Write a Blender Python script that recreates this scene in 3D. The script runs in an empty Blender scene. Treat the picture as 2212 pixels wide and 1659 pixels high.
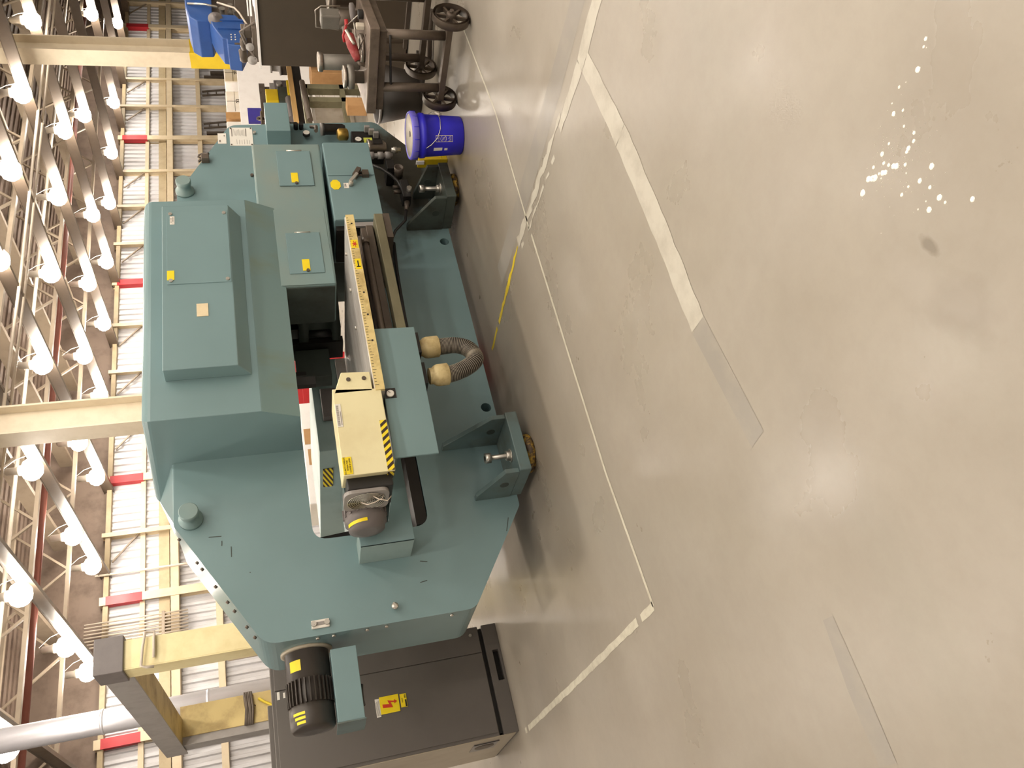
import bpy, bmesh, math, random
from mathutils import Vector, Matrix
random.seed(7)
C = bpy.context.scene.collection
PI = math.pi

# ---------------------------------------------------------------- camera
YAW, PITCH, ROLL, F = math.radians(33.2358), math.radians(16.5653), math.radians(5.2995), 1724.39
EYE = Vector((0, 0, 1.4))
fwd = Vector((math.sin(YAW)*math.cos(PITCH), math.cos(YAW)*math.cos(PITCH), -math.sin(PITCH)))
right = Vector((math.cos(YAW), -math.sin(YAW), 0))
down = fwd.cross(right)
r2 = math.cos(ROLL)*right + math.sin(ROLL)*down
d2 = -math.sin(ROLL)*right + math.cos(ROLL)*down
cd = bpy.data.cameras.new('camera')
cam = bpy.data.objects.new('camera', cd)
C.objects.link(cam)
# the phone was held upright but the picture is stored lying on its side
M = Matrix((d2, r2, -fwd)).transposed().to_4x4()
M.translation = EYE
cam.matrix_world = M
cd.sensor_fit = 'HORIZONTAL'
cd.sensor_width = 36.0
cd.lens = F/2212*36.0
cd.clip_start = 0.05
cd.clip_end = 200
bpy.context.scene.camera = cam

# ---------------------------------------------------------------- world, view, exposure
sc = bpy.context.scene
w = bpy.data.worlds.new('world'); sc.world = w
w.use_nodes = True
w.node_tree.nodes['Background'].inputs[0].default_value = (1.0, 0.93, 0.84, 1)
w.node_tree.nodes['Background'].inputs[1].default_value = 0.10
sc.view_settings.view_transform = 'Standard'
sc.view_settings.look = 'None'
sc.view_settings.gamma = 1
sc.view_settings.use_curve_mapping = False
sc.view_settings.exposure = 0.0
LAMP_STRENGTH = 87.0
LAMP_COLOR = (1.0, 0.905, 0.79)

# ---------------------------------------------------------------- materials
def s2l(c):
    return tuple((v/12.92 if v <= 0.04045 else ((v+0.055)/1.055)**2.4) for v in c)
def rgb(r, g, b):
    return s2l((r/255, g/255, b/255)) + (1,)
def new_mat(name):
    m = bpy.data.materials.new(name); m.use_nodes = True
    nt = m.node_tree
    return m, nt, nt.nodes['Principled BSDF']
def paint(name, col, rough=0.5, metal=0.0, col2=None, scale=6.0, amount=0.5, spec=0.5, bump=0.0, bscale=80, lo=0.45, hi=0.7, rvar=0.1, stretch=(1, 1, 1), coat=0.0, det=8, nrough=0.62, grime_shade=None):
    m, nt, b = new_mat(name)
    tc = nt.nodes.new('ShaderNodeTexCoord')
    mp = nt.nodes.new('ShaderNodeMapping'); mp.inputs['Scale'].default_value = stretch
    nt.links.new(tc.outputs['Object'], mp.inputs[0])
    b.inputs['Roughness'].default_value = rough
    b.inputs['Metallic'].default_value = metal
    b.inputs['Specular IOR Level'].default_value = spec
    b.inputs['Coat Weight'].default_value = coat
    if col2 is None:
        col2 = tuple(max(0, c*0.72) for c in col[:3]) + (1,)
    nz = nt.nodes.new('ShaderNodeTexNoise'); nz.inputs['Scale'].default_value = scale
    nz.inputs['Detail'].default_value = det; nz.inputs['Roughness'].default_value = nrough
    nt.links.new(mp.outputs[0], nz.inputs['Vector'])
    rp = nt.nodes.new('ShaderNodeMapRange'); rp.inputs[1].default_value = lo; rp.inputs[2].default_value = hi
    rp.inputs[3].default_value = 0; rp.inputs[4].default_value = amount
    nt.links.new(nz.outputs['Fac'], rp.inputs[0])
    mx = nt.nodes.new('ShaderNodeMix'); mx.data_type = 'RGBA'
    mx.inputs[6].default_value = col; mx.inputs[7].default_value = col2
    nt.links.new(rp.outputs[0], mx.inputs[0]); nt.links.new(mx.outputs[2], b.inputs['Base Color'])
    if grime_shade:   # oil dirt and shade painted as one ragged patch: centre, radii, colour
        (gc, gr, gcol) = grime_shade
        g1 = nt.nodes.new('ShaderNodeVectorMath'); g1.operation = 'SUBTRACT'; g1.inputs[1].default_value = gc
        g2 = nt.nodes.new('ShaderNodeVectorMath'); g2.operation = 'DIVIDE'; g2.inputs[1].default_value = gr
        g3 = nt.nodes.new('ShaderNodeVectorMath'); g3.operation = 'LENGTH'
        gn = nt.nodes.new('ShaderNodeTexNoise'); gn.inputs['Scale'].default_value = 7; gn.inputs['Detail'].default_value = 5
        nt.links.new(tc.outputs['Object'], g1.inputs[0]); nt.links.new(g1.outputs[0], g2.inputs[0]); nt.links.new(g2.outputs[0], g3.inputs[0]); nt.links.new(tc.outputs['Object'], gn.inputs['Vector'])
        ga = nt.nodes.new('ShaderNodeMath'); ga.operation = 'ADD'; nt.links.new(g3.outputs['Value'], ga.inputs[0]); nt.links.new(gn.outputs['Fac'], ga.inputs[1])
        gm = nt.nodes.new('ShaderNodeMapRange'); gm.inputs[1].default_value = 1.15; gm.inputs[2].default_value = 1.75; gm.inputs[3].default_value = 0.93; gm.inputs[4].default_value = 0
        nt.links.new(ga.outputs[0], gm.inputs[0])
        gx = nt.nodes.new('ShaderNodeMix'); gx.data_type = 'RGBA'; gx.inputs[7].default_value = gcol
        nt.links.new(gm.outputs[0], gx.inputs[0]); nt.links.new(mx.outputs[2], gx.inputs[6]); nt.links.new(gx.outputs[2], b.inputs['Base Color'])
    if rvar:
        rr = nt.nodes.new('ShaderNodeMapRange'); rr.inputs[3].default_value = max(0.02, rough-rvar); rr.inputs[4].default_value = min(1, rough+rvar)
        nt.links.new(nz.outputs['Fac'], rr.inputs[0]); nt.links.new(rr.outputs[0], b.inputs['Roughness'])
    if bump:
        n2 = nt.nodes.new('ShaderNodeTexNoise'); n2.inputs['Scale'].default_value = bscale
        nt.links.new(mp.outputs[0], n2.inputs['Vector'])
        bp = nt.nodes.new('ShaderNodeBump'); bp.inputs['Strength'].default_value = bump; bp.inputs['Distance'].default_value = 0.01
        nt.links.new(n2.outputs['Fac'], bp.inputs['Height']); nt.links.new(bp.outputs[0], b.inputs['Normal'])
    return m
def stripes(name, c1, c2, direction, pitch, duty=0.5, rough=0.5):
    m, nt, b = new_mat(name)
    tc = nt.nodes.new('ShaderNodeTexCoord')
    d = nt.nodes.new('ShaderNodeVectorMath'); d.operation = 'DOT_PRODUCT'
    d.inputs[1].default_value = tuple(v/pitch for v in direction)
    nt.links.new(tc.outputs['Object'], d.inputs[0])
    fr = nt.nodes.new('ShaderNodeMath'); fr.operation = 'FRACT'; nt.links.new(d.outputs['Value'], fr.inputs[0])
    gt = nt.nodes.new('ShaderNodeMath'); gt.operation = 'GREATER_THAN'; gt.inputs[1].default_value = duty
    nt.links.new(fr.outputs[0], gt.inputs[0])
    mx = nt.nodes.new('ShaderNodeMix'); mx.data_type = 'RGBA'; mx.inputs[6].default_value = c1; mx.inputs[7].default_value = c2
    nt.links.new(gt.outputs[0], mx.inputs[0]); nt.links.new(mx.outputs[2], b.inputs['Base Color'])
    b.inputs['Roughness'].default_value = rough
    return m
def glow(name, col, strength):
    m, nt, b = new_mat(name)
    b.inputs['Base Color'].default_value = (0.9, 0.9, 0.9, 1)
    b.inputs['Emission Color'].default_value = col + (1,)
    b.inputs['Emission Strength'].default_value = strength
    return m

GREEN = rgb(119, 146, 149)
m_green = paint('green_machine_paint', GREEN, 0.27, col2=rgb(104, 128, 130), scale=2.2, amount=0.6, lo=0.25, hi=0.85, bump=0.02, bscale=160, rvar=0.0, det=3, nrough=0.4)
m_green_frame = paint('green_frame_paint', GREEN, 0.27, col2=rgb(104, 128, 130), scale=2.2, amount=0.6, lo=0.25, hi=0.85, bump=0.02, bscale=160, rvar=0.0, det=3, nrough=0.4, grime_shade=((1.42, -0.2, 0.34), (0.62, 1.0, 0.30), rgb(64, 58, 48)))  # oil dirt and painted shade darken the frame's lower right
m_green_oily_shade = paint('oily_shaded_green_paint', rgb(74, 82, 76), 0.45, col2=rgb(56, 52, 42), scale=5, amount=0.9, det=4)  # darker green holding both oil dirt and shade for the right foot
m_green_stain = paint('stained_green_paint', rgb(110, 136, 136), 0.40, col2=rgb(112, 122, 98), scale=1.8, amount=0.75, lo=0.52, hi=0.75, det=4, bump=0.05, bscale=260, stretch=(1.6, 1, 0.5))
m_green_worn = paint('worn_green_paint', rgb(117, 143, 143), 0.5, col2=rgb(136, 140, 126), scale=2.6, amount=0.75, lo=0.35, hi=0.8, det=5, nrough=0.5, bump=0.05, bscale=200)
m_green_dirty = paint('dirty_green_paint', rgb(92, 112, 112), 0.5, col2=rgb(84, 86, 76), scale=4.0, amount=0.8)
m_green_pale = paint('pale_green_paint', rgb(150, 172, 170), 0.45, col2=rgb(126, 146, 142), scale=3.0, amount=0.6)
m_dkgreen = paint('dark_green_steel', rgb(62, 70, 64), 0.55, col2=rgb(44, 44, 38), scale=4, amount=0.8)
m_black = paint('black_plastic', rgb(34, 32, 30), 0.45, scale=10)
m_blackpit = paint('oily_black_steel_and_shade', rgb(26, 22, 18), 0.5, scale=10)  # dark steel parts, also the shade painted below the bench edge
m_motor = paint('black_motor_paint', rgb(58, 52, 46), 0.42, col2=rgb(44, 38, 33), scale=6)
m_grey_cab = paint('dark_grey_enamel', rgb(98, 93, 88), 0.38, col2=rgb(88, 83, 78), scale=3, amount=0.6, rvar=0.06)
m_grey_side = paint('pale_grey_enamel', rgb(176, 166, 146), 0.42, scale=4, col2=rgb(160, 148, 128))
m_grey_lt = paint('light_grey_sheet', rgb(150, 146, 142), 0.42, col2=rgb(128, 122, 116), scale=5)
m_grey_md = paint('grey_sheet', rgb(112, 106, 104), 0.45, scale=5)
m_yel = paint('cream_yellow_enamel', rgb(230, 222, 178), 0.42, col2=rgb(216, 204, 158), scale=5, amount=0.6, bump=0.03, bscale=200)
m_yel_duct = paint('yellow_duct_paint', rgb(232, 220, 172), 0.45, col2=rgb(206, 188, 130), scale=2.0, amount=0.8)
m_yel_grime = paint('grimy_yellow_paint', rgb(190, 170, 112), 0.5, col2=rgb(132, 108, 66), scale=2.5, amount=0.9)
m_yel_rule = paint('worn_yellow_rule', rgb(220, 200, 138), 0.5, col2=rgb(150, 122, 66), scale=9, amount=0.8, stretch=(1, 1, 1))
m_ylabel = paint('yellow_label', rgb(240, 214, 30), 0.4, scale=30, amount=0.2)
m_safety = paint('safety_yellow', rgb(226, 196, 30), 0.45, scale=3, col2=rgb(206, 172, 28))
m_white = paint('white_label', rgb(226, 222, 212), 0.5, scale=30, amount=0.15)
m_cream = paint('cream_label', rgb(222, 206, 170), 0.55, scale=25, amount=0.3)
m_ink = paint('black_ink', rgb(36, 30, 26), 0.6, scale=30)
m_inkgrey = paint('grey_ink', rgb(120, 112, 104), 0.6, scale=30)
m_redink = paint('red_ink', rgb(206, 62, 30), 0.5, scale=30)
m_red = paint('red_enamel', rgb(170, 34, 38), 0.4, scale=8)
m_redworn = paint('worn_red_enamel', rgb(142, 38, 40), 0.5, col2=rgb(170, 110, 104), scale=24, amount=0.7)
m_steel = paint('brushed_steel', rgb(168, 160, 150), 0.34, metal=0.9, scale=14, col2=rgb(130, 120, 110), stretch=(1, 8, 1))
m_table = paint('polished_table_steel', rgb(206, 202, 196), 0.38, metal=0.35, scale=5, col2=rgb(170, 160, 150), stretch=(1, 6, 1), amount=0.8)
m_zinc = paint('zinc_steel', rgb(200, 196, 186), 0.3, metal=0.8, scale=20)
m_tool = paint('grey_tool_steel', rgb(128, 124, 116), 0.42, metal=0.35, scale=8, col2=rgb(98, 92, 84))
m_dsteel = paint('dark_steel', rgb(98, 88, 78), 0.45, metal=0.4, scale=8, col2=rgb(70, 62, 54))
m_cart = paint('brown_steel', rgb(96, 84, 72), 0.5, metal=0.3, scale=9, col2=rgb(66, 57, 48), amount=0.8)
m_deck = paint('bare_steel_deck', rgb(132, 118, 106), 0.42, metal=0.5, scale=7, col2=rgb(88, 78, 68), amount=0.8)
m_brass = paint('brass', rgb(170, 140, 70), 0.35, metal=0.8, scale=15)
m_rail = paint('olive_steel_rail', rgb(128, 124, 98), 0.5, metal=0.2, col2=rgb(92, 86, 64), scale=4, amount=0.8, stretch=(0.4, 1, 1))
m_rubber = paint('black_rubber', rgb(40, 35, 31), 0.5, scale=12)
m_hose_ring = paint('hose_rib', rgb(150, 142, 126), 0.45, scale=12)
m_collar = paint('cream_hose_collar', rgb(206, 188, 138), 0.55, col2=rgb(150, 124, 74), scale=14, amount=0.8)
m_bucket = paint('blue_plastic', rgb(44, 40, 196), 0.4, scale=4, col2=rgb(36, 32, 170))
m_lidrim = paint('faded_blue_plastic', rgb(112, 106, 208), 0.42, scale=8)
m_lid = paint('dirty_white_plastic', rgb(206, 198, 182), 0.45, scale=9, col2=rgb(172, 160, 136))
m_brown = paint('dark_brown_enamel', rgb(72, 62, 50), 0.5, scale=2.0, col2=rgb(62, 53, 43), amount=0.7)
m_blue = paint('blue_machine_paint', rgb(48, 86, 152), 0.42, scale=4, col2=rgb(38, 66, 120))
m_navy = paint('deep_blue_panel', rgb(58, 50, 140), 0.5, scale=5)
m_bin = paint('dark_bin_plastic', rgb(48, 42, 36), 0.5, scale=5)
m_foil = paint('white_wall_insulation', rgb(204, 204, 207), 0.5, col2=rgb(168, 164, 162), scale=2.5, amount=0.7, stretch=(1, 1, 0.25))
m_wallcream = paint('cream_steel_paint', rgb(206, 190, 160), 0.45, scale=3, col2=rgb(180, 160, 126))
m_wallbeige = paint('beige_wall_panel', rgb(178, 162, 130), 0.55, scale=3, col2=rgb(150, 132, 102))
m_wallred = paint('red_band_paint', rgb(186, 44, 52), 0.45, scale=4)
m_ceil = paint('brown_ceiling_deck', rgb(112, 96, 84), 0.7, scale=3, col2=rgb(86, 72, 62), amount=0.7)
m_beam = paint('tan_roof_steel', rgb(106, 93, 80), 0.38, scale=3, col2=rgb(90, 78, 66))
m_truss = paint('pale_roof_steel', rgb(150, 136, 118), 0.5, scale=4)
m_pipe = paint('pale_conduit', rgb(206, 194, 178), 0.4, scale=6)
m_redpipe = paint('red_sprinkler_pipe', rgb(140, 84, 72), 0.5, scale=4)
m_alu = paint('aluminium_duct', rgb(222, 222, 228), 0.38, metal=0.55, scale=5, col2=rgb(186, 184, 190), stretch=(1, 1, 0.2))
m_colpaint = paint('tan_column_paint', rgb(222, 210, 186), 0.4, scale=3, col2=rgb(200, 186, 160))
m_wood = paint('wood_edge', rgb(206, 168, 110), 0.5, scale=8, stretch=(0.3, 4, 4))
m_card = paint('cardboard', rgb(190, 148, 100), 0.65, scale=8, col2=rgb(164, 122, 78))
m_wsheet = paint('white_sheet', rgb(246, 243, 240), 0.6, scale=6, col2=rgb(234, 229, 225))
m_tape = paint('cream_floor_paint', rgb(196, 192, 174), 0.45, scale=18, col2=rgb(166, 160, 142), amount=0.7)
m_tape_faded = paint('faded_floor_paint', rgb(182, 178, 164), 0.45, scale=7, col2=rgb(162, 156, 142), amount=0.9)
m_ghost = paint('grey_ghost_paint', rgb(143, 138, 129), 0.36, scale=6, col2=rgb(153, 147, 135), amount=0.9)
m_tapeyel = paint('yellow_floor_paint', rgb(206, 184, 40), 0.45, scale=14, col2=rgb(170, 140, 50))
m_drip = paint('white_paint_drips', rgb(244, 238, 228), 0.4, scale=30, amount=0.05)
m_rust = paint('rusty_yellow_pad', rgb(176, 140, 44), 0.6, scale=30, col2=rgb(62, 46, 28), lo=0.40, hi=0.56, amount=1.0)
m_dash = paint('lamp_housing', rgb(180, 172, 160), 0.4, scale=6)
m_bulb = glow('lamp_glass', LAMP_COLOR, LAMP_STRENGTH)
m_hazd = stripes('hazard_stripes', rgb(238, 214, 40), rgb(52, 34, 26), (0.75, 0, 0.66), 0.030)
m_hazs = stripes('small_hazard_stripes', rgb(238, 214, 40), rgb(62, 46, 40), (0, 0.35, 0.94), 0.028, 0.5)
m_lcd = paint('green_display', rgb(206, 214, 90), 0.4, scale=20)
m_redorange = paint('red_button', rgb(220, 84, 60), 0.35, scale=10)

def floor_material():
    m, nt, b = new_mat('polished_concrete')
    tc = nt.nodes.new('ShaderNodeTexCoord')
    def noise(scale, detail=8, rough=0.6, dist=0.0, stretch=(1, 1, 1), rot=0):
        mp = nt.nodes.new('ShaderNodeMapping'); mp.inputs['Scale'].default_value = stretch; mp.inputs['Rotation'].default_value = (0, 0, rot)
        nt.links.new(tc.outputs['Object'], mp.inputs[0])
        n = nt.nodes.new('ShaderNodeTexNoise'); n.inputs['Scale'].default_value = scale; n.inputs['Detail'].default_value = detail
        n.inputs['Roughness'].default_value = rough; n.inputs['Distortion'].default_value = dist
        nt.links.new(mp.outputs[0], n.inputs['Vector']); return n
    def rng(src, a, bb, c, d):
        r = nt.nodes.new('ShaderNodeMapRange'); r.inputs[1].default_value = a; r.inputs[2].default_value = bb; r.inputs[3].default_value = c; r.inputs[4].default_value = d
        nt.links.new(src, r.inputs[0]); return r
    def mix(fac, a, bcol):
        x = nt.nodes.new('ShaderNodeMix'); x.data_type = 'RGBA'
        nt.links.new(fac, x.inputs[0])
        if isinstance(a, tuple): x.inputs[6].default_value = a
        else: nt.links.new(a, x.inputs[6])
        x.inputs[7].default_value = bcol
        return x
    n1 = noise(0.55, 9, 0.62, 0.6); n2 = noise(1.9, 7, 0.55, 0.2); n3 = noise(14, 6, 0.7); n4 = noise(1.4, 6, 0.5, 1.2, (1, 0.35, 1), 0.5)
    c = mix(rng(n1.outputs['Fac'], 0.3, 0.72, 0, 0.9).outputs[0], rgb(157, 150, 136), rgb(147, 141, 131))
    c = mix(rng(n2.outputs['Fac'], 0.35, 0.9, 0, 0.42).outputs[0], c.outputs[2], rgb(132, 122, 107))
    c = mix(rng(n4.outputs['Fac'], 0.42, 0.85, 0, 0.5).outputs[0], c.outputs[2], rgb(166, 160, 149))
    c = mix(rng(n3.outputs['Fac'], 0.4, 0.9, 0, 0.25).outputs[0], c.outputs[2], rgb(124, 114, 101))
    def spot(cx, cy, rx, ry, ang, col, amt, base):
        mp = nt.nodes.new('ShaderNodeMapping'); mp.vector_type = 'TEXTURE'
        mp.inputs['Location'].default_value = (cx, cy, 0); mp.inputs['Rotation'].default_value = (0, 0, ang); mp.inputs['Scale'].default_value = (rx, ry, 1)
        nt.links.new(tc.outputs['Object'], mp.inputs[0])
        ln = nt.nodes.new('ShaderNodeVectorMath'); ln.operation = 'LENGTH'; nt.links.new(mp.outputs[0], ln.inputs[0])
        nn = noise(9/max(rx, ry)*0.12, 6, 0.6)
        ad = nt.nodes.new('ShaderNodeMath'); ad.operation = 'ADD'; nt.links.new(ln.outputs['Value'], ad.inputs[0]); nt.links.new(nn.outputs['Fac'], ad.inputs[1])
        return mix(rng(ad.outputs[0], 1.05, 1.65, amt, 0).outputs[0], base, col)
    # spots on the floor: an oil stain, a dirty scuff, a pale patch, and painted machine shade
    fl = []
    c = spot(0.955, 1.06, 0.035, 0.016, 0.2, rgb(96, 86, 72), 0.55, c.outputs[2])
    c = spot(0.80, 1.08, 0.10, 0.07, 0.4, rgb(118, 106, 92), 0.35, c.outputs[2])
    c = spot(0.86, 1.10, 0.17, 0.05, 0.5, rgb(164, 158, 148), 0.25, c.outputs[2])
    c = spot(3.4, 3.7, 2.4, 0.5, 0.0, rgb(122, 112, 96), 0.6, c.outputs[2])  # shade painted on the floor along the machine front
    c = spot(1.5, 5.0, 0.5, 1.2, 0.0, rgb(130, 120, 104), 0.25, c.outputs[2])  # shadow painted on the floor left of the machine
    nt.links.new(c.outputs[2], b.inputs['Base Color'])
    r = rng(n2.outputs['Fac'], 0.3, 0.7, 0.40, 0.24)
    nt.links.new(r.outputs[0], b.inputs['Roughness'])
    b.inputs['Specular IOR Level'].default_value = 0.5
    bp = nt.nodes.new('ShaderNodeBump'); bp.inputs['Strength'].default_value = 0.12; bp.inputs['Distance'].default_value = 0.004
    n5 = noise(5, 4, 0.5); nt.links.new(n5.outputs['Fac'], bp.inputs['Height']); nt.links.new(bp.outputs[0], b.inputs['Normal'])
    return m
m_floor = floor_material()

# ---------------------------------------------------------------- mesh helpers
def origin(o):
    v = Vector((0, 0, 0))
    while o is not None:
        v += o.location; o = o.parent
    return v
class MB:
    def __init__(s): s.bm = bmesh.new()
    def face(s, pts):
        return s.bm.faces.new([s.bm.verts.new(p) for p in pts])
    def hull8(s, p):
        v = [s.bm.verts.new(q) for q in p]
        for f in ((0, 3, 2, 1), (4, 5, 6, 7), (0, 1, 5, 4), (1, 2, 6, 5), (2, 3, 7, 6), (3, 0, 4, 7)):
            s.bm.faces.new([v[i] for i in f])
        return s
    def box(s, x0, x1, y0, y1, z0, z1):
        return s.hull8([(x0, y0, z0), (x1, y0, z0), (x1, y1, z0), (x0, y1, z0), (x0, y0, z1), (x1, y0, z1), (x1, y1, z1), (x0, y1, z1)])
    def prism(s, poly, axis, a, b, holes=()):
        """poly: 2D outline; axis 'x' -> (y,z), 'y' -> (x,z), 'z' -> (x,y)"""
        def P(q, t):
            return (t, q[0], q[1]) if axis == 'x' else ((q[0], t, q[1]) if axis == 'y' else (q[0], q[1], t))
        tmp = bmesh.new(); es = []
        for loop in [poly] + list(holes):
            vs = [tmp.verts.new(P(q, a)) for q in loop]
            es += [tmp.edges.new((vs[i], vs[(i+1) % len(vs)])) for i in range(len(vs))]
        if holes:
            bmesh.ops.triangle_fill(tmp, use_beauty=True, use_dissolve=False, edges=es)
        else:
            tmp.faces.new([v for v in tmp.verts])
        fs = list(tmp.faces)
        r = bmesh.ops.extrude_face_region(tmp, geom=fs)
        nv = [g for g in r['geom'] if isinstance(g, bmesh.types.BMVert)]
        d = {'x': Vector((b-a, 0, 0)), 'y': Vector((0, b-a, 0)), 'z': Vector((0, 0, b-a))}[axis]
        bmesh.ops.translate(tmp, verts=nv, vec=d)
        s.add(tmp); return s
    def add(s, tmp):
        bmesh.ops.recalc_face_normals(tmp, faces=tmp.faces)
        me = bpy.data.meshes.new('t'); tmp.to_mesh(me); tmp.free()
        s.bm.from_mesh(me); bpy.data.meshes.remove(me)
    def cyl(s, p0, p1, r0, r1=None, n=24, caps=True):
        p0, p1 = Vector(p0), Vector(p1); r1 = r0 if r1 is None else r1
        ax = (p1-p0).normalized(); u = ax.orthogonal().normalized(); v = ax.cross(u)
        A, B = [], []
        for i in range(n):
            t = 2*PI*i/n; d = math.cos(t)*u + math.sin(t)*v
            A.append(s.bm.verts.new(p0+r0*d)); B.append(s.bm.verts.new(p1+r1*d))
        for i in range(n):
            j = (i+1) % n
            f = s.bm.faces.new((A[i], A[j], B[j], B[i])); f.smooth = True
        if caps:
            s.bm.faces.new(A[::-1]); s.bm.faces.new(B)
        return s
    def lathe(s, base, axis, prof, n=32, close=True):
        """prof: list of (radius, distance along axis)"""
        base, ax = Vector(base), Vector(axis).normalized()
        u = ax.orthogonal().normalized(); v = ax.cross(u); rings = []
        for r, h in prof:
            rings.append([s.bm.verts.new(base + ax*h + max(r, 1e-4)*(math.cos(2*PI*i/n)*u + math.sin(2*PI*i/n)*v)) for i in range(n)])
        for k in range(len(rings)-1):
            for i in range(n):
                j = (i+1) % n
                f = s.bm.faces.new((rings[k][i], rings[k][j], rings[k+1][j], rings[k+1][i])); f.smooth = True
        if close:
            s.bm.faces.new(rings[0][::-1]); s.bm.faces.new(rings[-1])
        return s
    def tube(s, pts, r, n=10, closed=False):
        pts = [Vector(p) for p in pts]; rings = []; N = len(pts); prev = None
        for k, p in enumerate(pts):
            if closed: t = (pts[(k+1) % N]-pts[k-1]).normalized()
            else: t = (pts[min(k+1, N-1)]-pts[max(k-1, 0)]).normalized()
            if prev is None: u = t.orthogonal().normalized()
            else: u = (prev - t*prev.dot(t)).normalized()
            prev = u; v = t.cross(u)
            rr = r[k] if isinstance(r, (list, tuple)) else r
            rings.append([s.bm.verts.new(p + rr*(math.cos(2*PI*i/n)*u + math.sin(2*PI*i/n)*v)) for i in range(n)])
        rg = range(N) if closed else range(N-1)
        for k in rg:
            a, b = rings[k], rings[(k+1) % N]
            for i in range(n):
                j = (i+1) % n
                f = s.bm.faces.new((a[i], a[j], b[j], b[i])); f.smooth = True
        if not closed:
            s.bm.faces.new(rings[0][::-1]); s.bm.faces.new(rings[-1])
        return s
    def ball(s, c, r, seg=16, ring=10, sc=(1, 1, 1)):
        tmp = bmesh.new(); bmesh.ops.create_uvsphere(tmp, u_segments=seg, v_segments=ring, radius=r)
        for v in tmp.verts: v.co = Vector((v.co.x*sc[0], v.co.y*sc[1], v.co.z*sc[2])) + Vector(c)
        for f in tmp.faces: f.smooth = True
        s.add(tmp); return s
    def hexa(s, p0, p1, r): return s.cyl(p0, p1, r, n=6)
    def bar(s, p0, p1, wd, ht, upv=(0, 0, 1)):
        p0, p1 = Vector(p0), Vector(p1); ax = (p1-p0).normalized(); up = Vector(upv)
        if abs(ax.dot(up)) > 0.95: up = Vector((0, 1, 0))
        sd = ax.cross(up).normalized()*wd/2; up = sd.cross(ax).normalized()*ht/2
        return s.hull8([p0-sd-up, p0+sd-up, p0+sd+up, p0-sd+up, p1-sd-up, p1+sd-up, p1+sd+up, p1-sd+up])
    def build(s, name, mat, parent=None, bevel=0.0, segs=2, label=None, kind=None, fix=True, angle=0.6):
        if fix: bmesh.ops.recalc_face_normals(s.bm, faces=s.bm.faces)
        off = origin(parent)
        for v in s.bm.verts: v.co -= off
        me = bpy.data.meshes.new(name); s.bm.to_mesh(me); s.bm.free()
        me.materials.append(mat)
        o = bpy.data.objects.new(name, me); C.objects.link(o)
        if parent is not None: o.parent = parent
        if label: o['label'] = label
        if kind: o['kind'] = kind
        if bevel:
            md = o.modifiers.new('bevel', 'BEVEL'); md.width = bevel; md.segments = segs; md.limit_method = 'ANGLE'; md.angle_limit = angle
        return o
def thing(name, label, cat, loc=(0, 0, 0), group=None):
    o = bpy.data.objects.new(name, None); C.objects.link(o)
    o.location = loc; o.empty_display_size = 0.1
    o['label'] = label; o['category'] = cat
    if group: o['group'] = group
    return o
def tag(o, label, cat, group=None, kind=None):
    """a thing that is one mesh: its origin moves to its base"""
    me = o.data
    if me is not None and len(me.vertices):
        xs = [v.co.x for v in me.vertices]; ys = [v.co.y for v in me.vertices]; zs = [v.co.z for v in me.vertices]
        c = Vector(((min(xs)+max(xs))/2, (min(ys)+max(ys))/2, min(zs)))
        for v in me.vertices: v.co -= c
        o.location = c
    o['label'] = label; o['category'] = cat
    if group: o['group'] = group
    if kind: o['kind'] = kind
    return o
def copy_tree(o, parent=None):
    c = o.copy(); C.objects.link(c); c.parent = parent
    for ch in list(o.children): copy_tree(ch, c)
    return c
def rpoly(pts, rad, n=6):
    out = []; N = len(pts)
    for i, p in enumerate(pts):
        r = rad[i] if isinstance(rad, (list, tuple)) else rad
        p = Vector(p); a = Vector(pts[i-1]); b = Vector(pts[(i+1) % N])
        if r <= 0: out.append(tuple(p)); continue
        da, db = (a-p).normalized(), (b-p).normalized()
        th = da.angle(db); L = min(r/math.tan(th/2), (a-p).length*0.49, (b-p).length*0.49)
        p0, p1 = p+da*L, p+db*L
        for k in range(n+1):
            t = k/n; out.append(tuple((1-t)**2*p0 + 2*t*(1-t)*p + t*t*p1))
    return out
def text(name, body, size, loc, mat, parent, rot=(PI/2, 0, 0), depth=0.0006, align='CENTER'):
    cu = bpy.data.curves.new(name, 'FONT'); cu.body = body; cu.size = size; cu.align_x = align; cu.align_y = 'CENTER'; cu.extrude = depth; cu.resolution_u = 2
    o = bpy.data.objects.new(name+'_c', cu); C.objects.link(o)
    dg = bpy.context.evaluated_depsgraph_get()
    me = bpy.data.meshes.new_from_object(o.evaluated_get(dg))
    bpy.data.objects.remove(o); bpy.data.curves.remove(cu)
    from mathutils import Euler
    R = Euler(rot).to_matrix().to_4x4(); R.translation = Vector(loc) - origin(parent)
    me.transform(R); me.materials.clear(); me.materials.append(mat)
    o = bpy.data.objects.new(name, me); C.objects.link(o); o.parent = parent
    return o
def struct(mb, name, mat, parent=None, bevel=0.0, label=None):
    o = mb.build(name, mat, parent, bevel)
    if parent is None: o['kind'] = 'structure'
    if label: o['label'] = label
    return o

# ================================================================ the hall
XL, XR, YF, YB, ZC = -9.0, 42.0, -9.0, 21.5, 7.6
struct(MB().box(XL-0.3, XR+0.3, YF-0.3, YB+0.3, -0.2, 0), 'floor', m_floor)
mb = MB(); y = YF
mb.box(XL-0.2, XR+0.2, YF-0.2, YB+0.2, ZC+0.04, ZC+0.14)
while y < YB:
    mb.box(XL, XR, y, y+0.13, ZC, ZC+0.05); y += 0.3
struct(mb, 'ceiling', m_ceil)
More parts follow.
